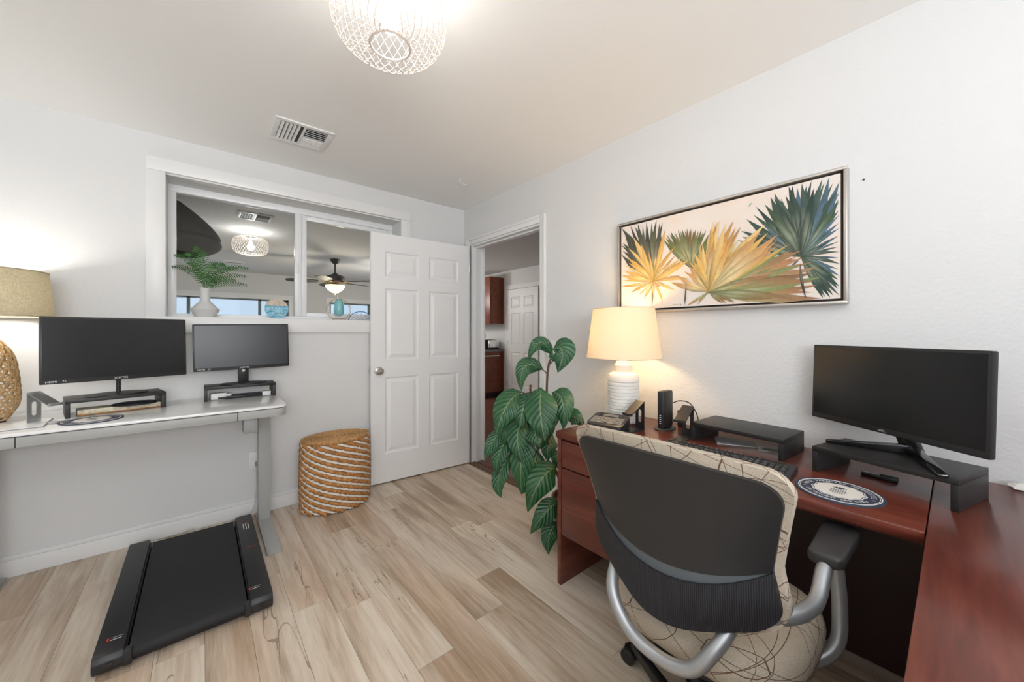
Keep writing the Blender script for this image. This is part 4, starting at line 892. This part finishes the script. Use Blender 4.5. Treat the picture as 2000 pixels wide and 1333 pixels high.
for k in range(5):
    a = R(a0+72*k); ca, sa = math.cos(a), math.sin(a); P = lambda r_, w_, z: (ca*r_-sa*w_, sa*r_+ca*w_, z)
    b = MB(); b.add([P(.03,-.022,.07), P(.03,.022,.07), P(.34,.016,.066), P(.34,-.016,.066), P(.03,-.018,.115), P(.03,.018,.115), P(.34,.012,.086), P(.34,-.012,.086)], [(0,3,2,1), (4,5,6,7), (0,1,5,4), (1,2,6,5), (2,3,7,6), (3,0,4,7)]); b.build('base_arm', 'chair_base', CH, bev=.004)
    cs = MB(); cs.M = T(*P(.345, 0, 0)) @ RZ(math.degrees(a)+35)
    for w0 in (-.026, .006):
        old = cs.M; cs.M = old @ T(.012, w0, .028) @ RX(-90); cs.lathe([(.020, 0), (.0275, .004), (.0275, .016), (.020, .020)], 20); cs.M = old
    cs.box(-.010, .030, -.005, .005, .03, .058); c_ = cs.build('caster', 'chair_base', CH)
    b = MB(); b.tube([P(.345, 0, .05), P(.345, 0, .075)], .006, 8); b.build('stem', 'steel', c_)
# ---------------------------------------------------------------- woven oval basket
BK = thing('woven_basket', 'oval woven rope basket with brown and white slanting stripes', 'basket', (.756, 2.895, 0))
A_, B_, HB = .222, .163, .485
b = MB(); b.lathe([(.90, .002), (.955, .01), (.965, .24), (.955, HB-.01)], 40, 0, 0, A_, B_); b.build('inner_wall', 'rope', BK)
NS = 13; drop = NS*.0445
def helix(ph, z_top, rr, wob=0):
    out = []; tot = (HB-.004)/drop*2*PI; n = 110
    for i in range(n+1):
        a = ph+(1-i/n)*tot*1.0; z = .008+(HB-.014)*(1-i/n); z = .010+(HB-.02)*(i/n)
        g = .985+.03*math.sin(PI*z/HB)
        out.append((A_*g*math.cos(a)*(1+rr/A_), B_*g*math.sin(a)*(1+rr/B_), z))
    return out
for k in range(NS):
    p = 2*PI*k/NS
    b = MB(); b.tube(helix(p, 0, 0), .0150, 8, twist=170, lump=.25); b.build('rope_strand', 'rope', BK, angle=60)
    b = MB(); b.tube(helix(p+PI/NS*.86, 0, .006), .0042, 6, twist=420, lump=.4); b.tube(helix(p+PI/NS*1.18, 0, .006), .0042, 6, twist=420, lump=.4); b.build('white_strand', 'rope_white', BK, angle=60)
sp = []
for i in range(1400):
    a = i/1400*2*PI*14; q = 1-(a/(2*PI*14))*.97; sp.append((A_*1.03*q*math.cos(a), B_*1.03*q*math.sin(a), .005+.004*(1-q)))
b = MB(); b.M = T(0, 0, HB); b.tube(sp, .0082, 5, twist=260, lump=.3); LD = b.build('lid', 'lid_rope', BK, angle=60)
b = MB(); b.M = T(0, 0, HB); b.lathe([(1, -.006), (1, .002)], 40, 0, 0, A_*1.0, B_*1.0); b.build('lid_board', 'rope', LD)
# ---------------------------------------------------------------- walking pad
TM = thing('walking_pad', 'flat black walking treadmill under the white desk', 'treadmill', (-.025, 1.97, 0))
hw = .275; Lt = .96
b = MB(); b.M = T(0,0,0) @ RZ(90) @ RX(90)
pr = [(0.012, .012), (.0, .03), (.0, .055), (.012, .074), (.03, .078), (Lt-.01, .078), (Lt, .070), (Lt, .012)]
for s_ in (-1, 1):
    b = MB(); n = len(pr); xa, xb = (s_*hw, s_*(hw-.082)); b.add([(xa, y, z) for y, z in pr]+[(xb, y, z) for y, z in pr], [tuple(range(n)), tuple(range(2*n-1, n-1, -1))]+[(i, (i+1) % n, n+(i+1) % n, n+i) for i in range(n)]); rl = b.build('side_rail', 'rail', TM, bev=.003)
    b = MB(); b.box(s_*(hw-.028)-.025, s_*(hw-.028)+.025, -.0015, .06, .012, .0795); b = MB(); b.M = T(s_*(hw-.045), -.001, .042) @ RX(90); b.lathe([(.009, 0), (.009, .002), (.005, .0022), (.005, .001)], 16); b.build('screw_cap', 'black_gloss', rl)
    b = MB(); b.box(s_*(hw-.055)-.018, s_*(hw-.055)+.012, .086, .089, .0782, .0786); text(b, 'WARNING', .007, T(s_*(hw-.055), .10, .0784)); b.build('warning_label', 'white_print', rl)
    b = MB(); b.box(s_*(hw-.055)-.028, s_*(hw-.055)-.022, .086, .104, .0782, .0786); b.build('red_mark', 'red', rl)
b = MB(); b.box(hw-.062, hw-.02, .50, .504, .0782, .0786); b.box(hw-.062, hw-.02, .83, .834, .0782, .0786); b.build('red_line', 'red', TM)
b = MB()
for k in range(3): b.box(hw-.055+k*.012, hw-.051+k*.012, .74, .82, .0782, .0786)
b.build('white_stripes', 'white_print', TM)
b = MB(); xs = hw-.084; pr = [(.020, .018), (.008, .032), (.006, .046), (.014, .060), (.030, .066), (Lt-.03, .066), (Lt-.012, .055), (Lt-.012, .02)]; n = len(pr)
b.add([(-xs+.010, y, z) for y, z in pr]+[(xs-.010, y, z) for y, z in pr], [tuple(range(n)), tuple(range(2*n-1, n-1, -1))]+[(i, (i+1) % n, n+(i+1) % n, n+i) for i in range(n)]); b.build('belt', 'belt', TM, angle=60)
for s_ in (-1, 1):
    b = MB(); b.box(s_*(hw-.083)-.004, s_*(hw-.083)+.014*(-s_ if 0 else 1)*0+.004, .02, Lt-.01, .02, .060); b.build('gap_strip', 'black', TM)
    b = MB(); b.box(s_*(hw-.092)-.012, s_*(hw-.092)+.012, -.001, .03, .014, .070); b.build('end_cap', 'rail', TM, bev=.004)
MB().box(-hw+.01, hw-.01, .03, Lt-.005, .008, .02).build('underframe', 'black', TM)
for x_, y_ in ((-.24, .06), (.24, .06), (-.24, Lt-.06), (.24, Lt-.06)):
    b = MB(); b.lathe([(.014, 0), (.014, .010)], 12, x_, y_); b.build('foot', 'black', TM)
b = MB(); b.tube(spline([(-.32, 3.04, .006), (-.22, 3.06, .006), (-.12, 3.03, .006), (-.05, 3.055, .03), (.0, 3.03, .006), (.12, 3.05, .006), (.22, 3.06, .006), (.275, 3.07, .05), (.29, 3.07, .2), (.289, 3.066, .345)], 6), .0035, 6); b.V = [(x+.025, y-1.97, z) for x, y, z in b.V]; b.build('power_cord', 'cord_white', TM)
# ---------------------------------------------------------------- tall potted plant
PT = thing('potted_plant', 'large-leaved artificial plant between the doorway and the wooden desk', 'plant', (1.715, 1.47, 0))
b = MB(); b.M = T(0,0,0); b.lathe([(.001, 0), (.095, 0), (.105, .01), (.130, .24), (.136, .245), (.136, .265), (.124, .265), (.118, .235), (.001, .232)], 32, cap=False); b.build('pot', 'pot', PT)
b = MB(); b.lathe([(.117, .232), (.001, .238)], 24, cap=False); b.build('soil', 'soil', PT)
def loc(p): return (p[0]-1.715, p[1]-1.47, p[2])
for i, s_ in enumerate(STEMS):
    pts = [loc(p) for p in s_]
    if len(pts) > 3 and i != 6: pts[0] = (0, .02*(i-2), .23)
    if i in (4, 5): pts = [(0, -.02*(i-3), .23), (-.07, -.05, .33), (-.16, -.06, max(.36, pts[-1][2]+.06)), pts[-1]]
    if i == 1: pts = [pts[0], (-.09, .0, .36)]+pts[2:]
    if i == 0: pts = [pts[0], (-.10, .0, .34)]+pts[2:]
    b = MB(); b.tube(spline(pts, 6), .0065 if len(s_) > 3 else .003, 8); b.build('stem', 'stem', PT)
CAMP = Vector((0, 0, 1.246))
def leaf(p0, p1, p2, w, parent, fold=.25, nu=12, nv=6):
    cl = bez(p0, p1, p2, nu); vs = []; uv = []
    for i, c in enumerate(cl):
        t_ = i/nu; tan = (cl[min(i+1, nu)]-cl[max(i-1, 0)]).normalized()
        out = Vector((-.72, -.62, .30)); side = tan.cross(out); side = side.normalized() if side.length > .05 else Vector((0, 0, 1)); nr = side.cross(tan).normalized()
        ww = w*.62*(math.sin(PI*min(1, t_**.72*1.0))**.85 if 0 < t_ < 1 else .02)+.001
        for j in range(nv+1):
            v = -1+2*j/nv
            vs.append(c+side*(v*ww)-nr*(abs(v)**1.5*ww*fold*1.2)+nr*(.06*w*math.sin(9*t_+2*v)*abs(v)))
            uv.append((t_, (v+1)/2))
    fs = [(i*(nv+1)+j, i*(nv+1)+j+1, (i+1)*(nv+1)+j+1, (i+1)*(nv+1)+j) for i in range(nu) for j in range(nv)]
    mb = MB(); mb.add(vs, fs); o = mb.build('leaf', 'leaf', parent, fix=False, angle=180)
    ul = o.data.uv_layers.new(name='UV')
    for lp in o.data.loops: ul.data[lp.index].uv = uv[lp.vertex_index]
    return o
for (a, b1, c1, d_, e_, f_, g_, h_, i_, w_) in LEAVES:
    leaf(loc((a, b1, c1)), loc((d_, e_, f_)), loc((g_, h_, i_)), w_*1.12, PT)
# ---------------------------------------------------------------- things on the window sill
VS = thing('white_vase', 'white angular vase holding the fern on the window sill', 'vase', (.022, 3.187, 1.3457))
b = MB(); b.lathe([(.050, 0), (.058, .012), (.078, .052), (.030, .105), (.027, .115), (.027, .195), (.025, .195), (.024, .12)], 40); b.build('body', 'vase_white', VS, angle=25)
FN = thing('fern', 'green fern fronds arching out of the white vase', 'fern', (.022, 3.187, 1.48))
rn = random.Random(11)
tips = [(-.155, -.05, .25), (-.165, -.02, .18), (-.11, .05, .28), (-.06, -.04, .31), (-.02, .03, .29), (.06, -.06, .22), (.11, .03, .23), (.17, -.04, .20), (.24, .0, .215), (.22, -.06, .15), (.17, .05, .13), (.235, .02, .10), (-.09, -.09, .20), (.05, -.10, .15)]
for tx, ty, tz in tips:
    b = MB(); p0 = Vector((0, 0, .045)); p2 = Vector((tx, ty, tz)); p1 = Vector((tx*.35, ty*.35, tz*1.02+.03)); cl = bez(p0, p1, p2, 19)
    b.tube(cl, .0012, 4)
    for i in range(3, 19):
        t_ = i/19; c = cl[i]; tan = (cl[i+1]-cl[i-1]).normalized(); sd = tan.cross(Vector((0, -.75, .66))).normalized(); ln = .040*math.sin(PI*(t_*.93+.02))**.7
        for s_ in (-1, 1):
            d_ = (sd*s_+tan*.55).normalized(); nn = tan*.0026; e = c+d_*ln+Vector((0, 0, -.006))
            b.add([c-nn, c+d_*ln*.5-nn*1.1, e, c+d_*ln*.5+nn*1.3, c+nn], [(0,1,3,4), (1,2,3)])
    b.build('frond', 'fern', FN, fix=False, angle=180)
SG = thing('round_sign', 'round blue wave sign reading GOOD VIBES ONLY on the sill', 'sign', (.425, 3.185, 1.3457))
b = MB(); b.M = T(0, 0, .074) @ RX(80); b.lathe([(.074, -.004), (.074, .004)], 48); DS = b.build('disc', 'sign_blue', SG)
def arcseg(z0):  # sand-coloured cap at the top of the disc
    a0 = math.asin(z0/.0735); n = 24; return [(.0735*math.cos(a0+(PI-2*a0)*i/n), .0735*math.sin(a0+(PI-2*a0)*i/n)) for i in range(n+1)]
b = MB(); b.M = T(0, 0, .074) @ RX(80); b.prism(arcseg(.022), .0035, .0046); b.build('sand_cap', 'sign_sand', DS)
b = MB(); b.M = T(0, 0, .074) @ RX(80)
for k in range(5):
    x_ = -.05+k*.024; b.tube([(x_+.012*math.cos(a), .010+.008*math.sin(a), .0045) for a in [PI*i/8 for i in range(9)]], .0012, 5)
b.tube([(-.06, -.03, .0045), (-.03, -.022, .0045), (-.01, -.026, .0045)], .002, 5); b.tube([(-.03, -.058, .0045), (0, -.062, .0045), (.03, -.057, .0045)], .002, 5); b.tube([(.03, -.016, .0045), (.05, -.012, .0045), (.066, -.004, .0045)], .0018, 5); b.build('waves', 'sign_dark', DS)
b = MB(); b.M = T(0, 0, .074) @ RX(80)
text(b, 'GOOD', .030, T(-.028, .002, .0052) @ RZ(4)); text(b, 'VIBES', .030, T(.002, -.024, .0052) @ RZ(6)); text(b, 'ONLY', .026, T(.022, -.048, .0052) @ RZ(4)); b.build('lettering', 'sign_text', DS)
RV = thing('ring_vase', 'teal glass vase hanging in a gold ring stand on the sill', 'vase', (.85, 3.18, 1.3457))
for y_ in (-.018, .018):
    b = MB(); b.tube([(.086*math.sin(R(a)), y_, .083-.086*math.cos(R(a))) for a in range(32, 330, 8)], .0018, 6); b.tube([(-.046, y_, .0105), (.046, y_, .0105)], .0018, 6); b.build('ring', 'gold', RV)
for x_ in (-.044, .044):
    b = MB(); b.tube([(x_, -.018, .0105), (x_, .018, .0105)], .0018, 6); b.tube([(x_, -.018, .0105), (x_, -.018, .001)], .0018, 6); b.tube([(x_, .018, .0105), (x_, .018, .001)], .0018, 6); b.build('foot', 'gold', RV)
b = MB(); b.lathe([(.001, .035), (.026, .038), (.036, .055), (.038, .09), (.036, .13), (.030, .15), (.022, .158), (.024, .168), (.021, .168), (.019, .158)], 28, cap=False); b.build('glass_tube', 'teal', RV)
b = MB(); b.tube([(0, -.018, .169), (0, .018, .169)], .0018, 6); b.build('hanger', 'gold', RV)
OR = thing('arc_ornament', 'blue wire arch with spokes behind the door edge on the sill', 'ornament', (1.03, 3.20, 1.3457))
b = MB(); b.tube([(.10*math.cos(R(a)), 0, .075*math.sin(R(a))) for a in range(0, 181, 9)], .003, 6); b.build('arch', 'blue_wire', OR)
for a in range(30, 180, 30):
    b = MB(); b.tube([(.012*math.cos(R(a)), 0, .002), (.10*math.cos(R(a)), 0, .075*math.sin(R(a)))], .001, 5); b.build('spoke', 'blue_wire', OR)
b = MB(); b.tube([(-.10, 0, .003), (.10, 0, .003)], .003, 6); b.build('base_bar', 'blue_wire', OR)
# ---------------------------------------------------------------- beyond the window
PD = thing('wicker_pendant', 'large dark wicker pendant shade hanging beyond the window', 'pendant light', (-.19, 4.4, 1.94))
pr = []
for i in range(61):
    t_ = i/60; z = t_*.46; r_ = .10+.24*math.sin(PI*min(1, t_*1.55+.12)**.9) if t_ < .32 else .335*(1-((t_-.32)/.68)**1.35)+.05*((t_-.32)/.68)
    pr.append((max(.03, r_)+.004*(i % 2), z))
b = MB(); b.lathe(pr, 48, cap=False); b.build('shade', 'wicker', PD, angle=80)
b = MB(); b.tube([(0,0,.45), (0,0,.499)], .012, 8); b.build('rod', 'fan_dark', PD)
FA = thing('ceiling_fan', 'ceiling fan with a glowing bowl light beyond the window', 'ceiling fan', (1.68, 6.5, HC))
b = MB(); b.lathe([(.075, 0), (.07, -.03), (.04, -.07), (.016, -.08)], 24); b.build('canopy', 'fan_dark', FA)
b = MB(); b.tube([(0,0,-.07), (0,0,-.25)], .013, 10); b.build('downrod', 'fan_dark', FA)
b = MB(); b.lathe([(.02, -.22), (.05, -.25), (.13, -.275), (.15, -.30), (.15, -.36), (.11, -.385), (.06, -.40), (.06, -.43)], 28); b.build('motor', 'fan_dark', FA)
for k in range(5):
    a = 72*k+21; M = RZ(a)
    b = MB(); b.M = M; b.box(.12, .26, -.02, .02, -.385, -.375); ar = b.build('blade_iron', 'gold', FA)
    b = MB(); b.M = M @ T(.24, 0, -.37) @ RX(12); b.prism([(0, -.05), (.12, -.068), (.36, -.072), (.44, -.05), (.46, 0), (.44, .05), (.36, .072), (.12, .068), (0, .05)], -.004, .004); b.build('blade', 'fan_blade', FA)
b = MB(); b.lathe([(.065, -.43), (.13, -.435), (.15, -.425), (.145, -.45), (.11, -.50), (.05, -.54), (.012, -.55)], 28, cap=False); b.build('bowl', 'sconce_bowl', FA)
b = MB(); b.lathe([(.012, -.55), (.012, -.565), (.004, -.58)], 12); b.build('finial', 'fan_dark', FA)
b = MB(); b.tube([(.04, 0, -.54), (.04, 0, -.70)], .0015, 5); b.tube([(.04, 0, -.70), (.04, 0, -.73)], [.004, .008], 8); b.build('pull_chain', 'fan_dark', FA)
ptlight('fan_light', (0, 0, -.62), 22, (1, .85, .65), .08, FA)
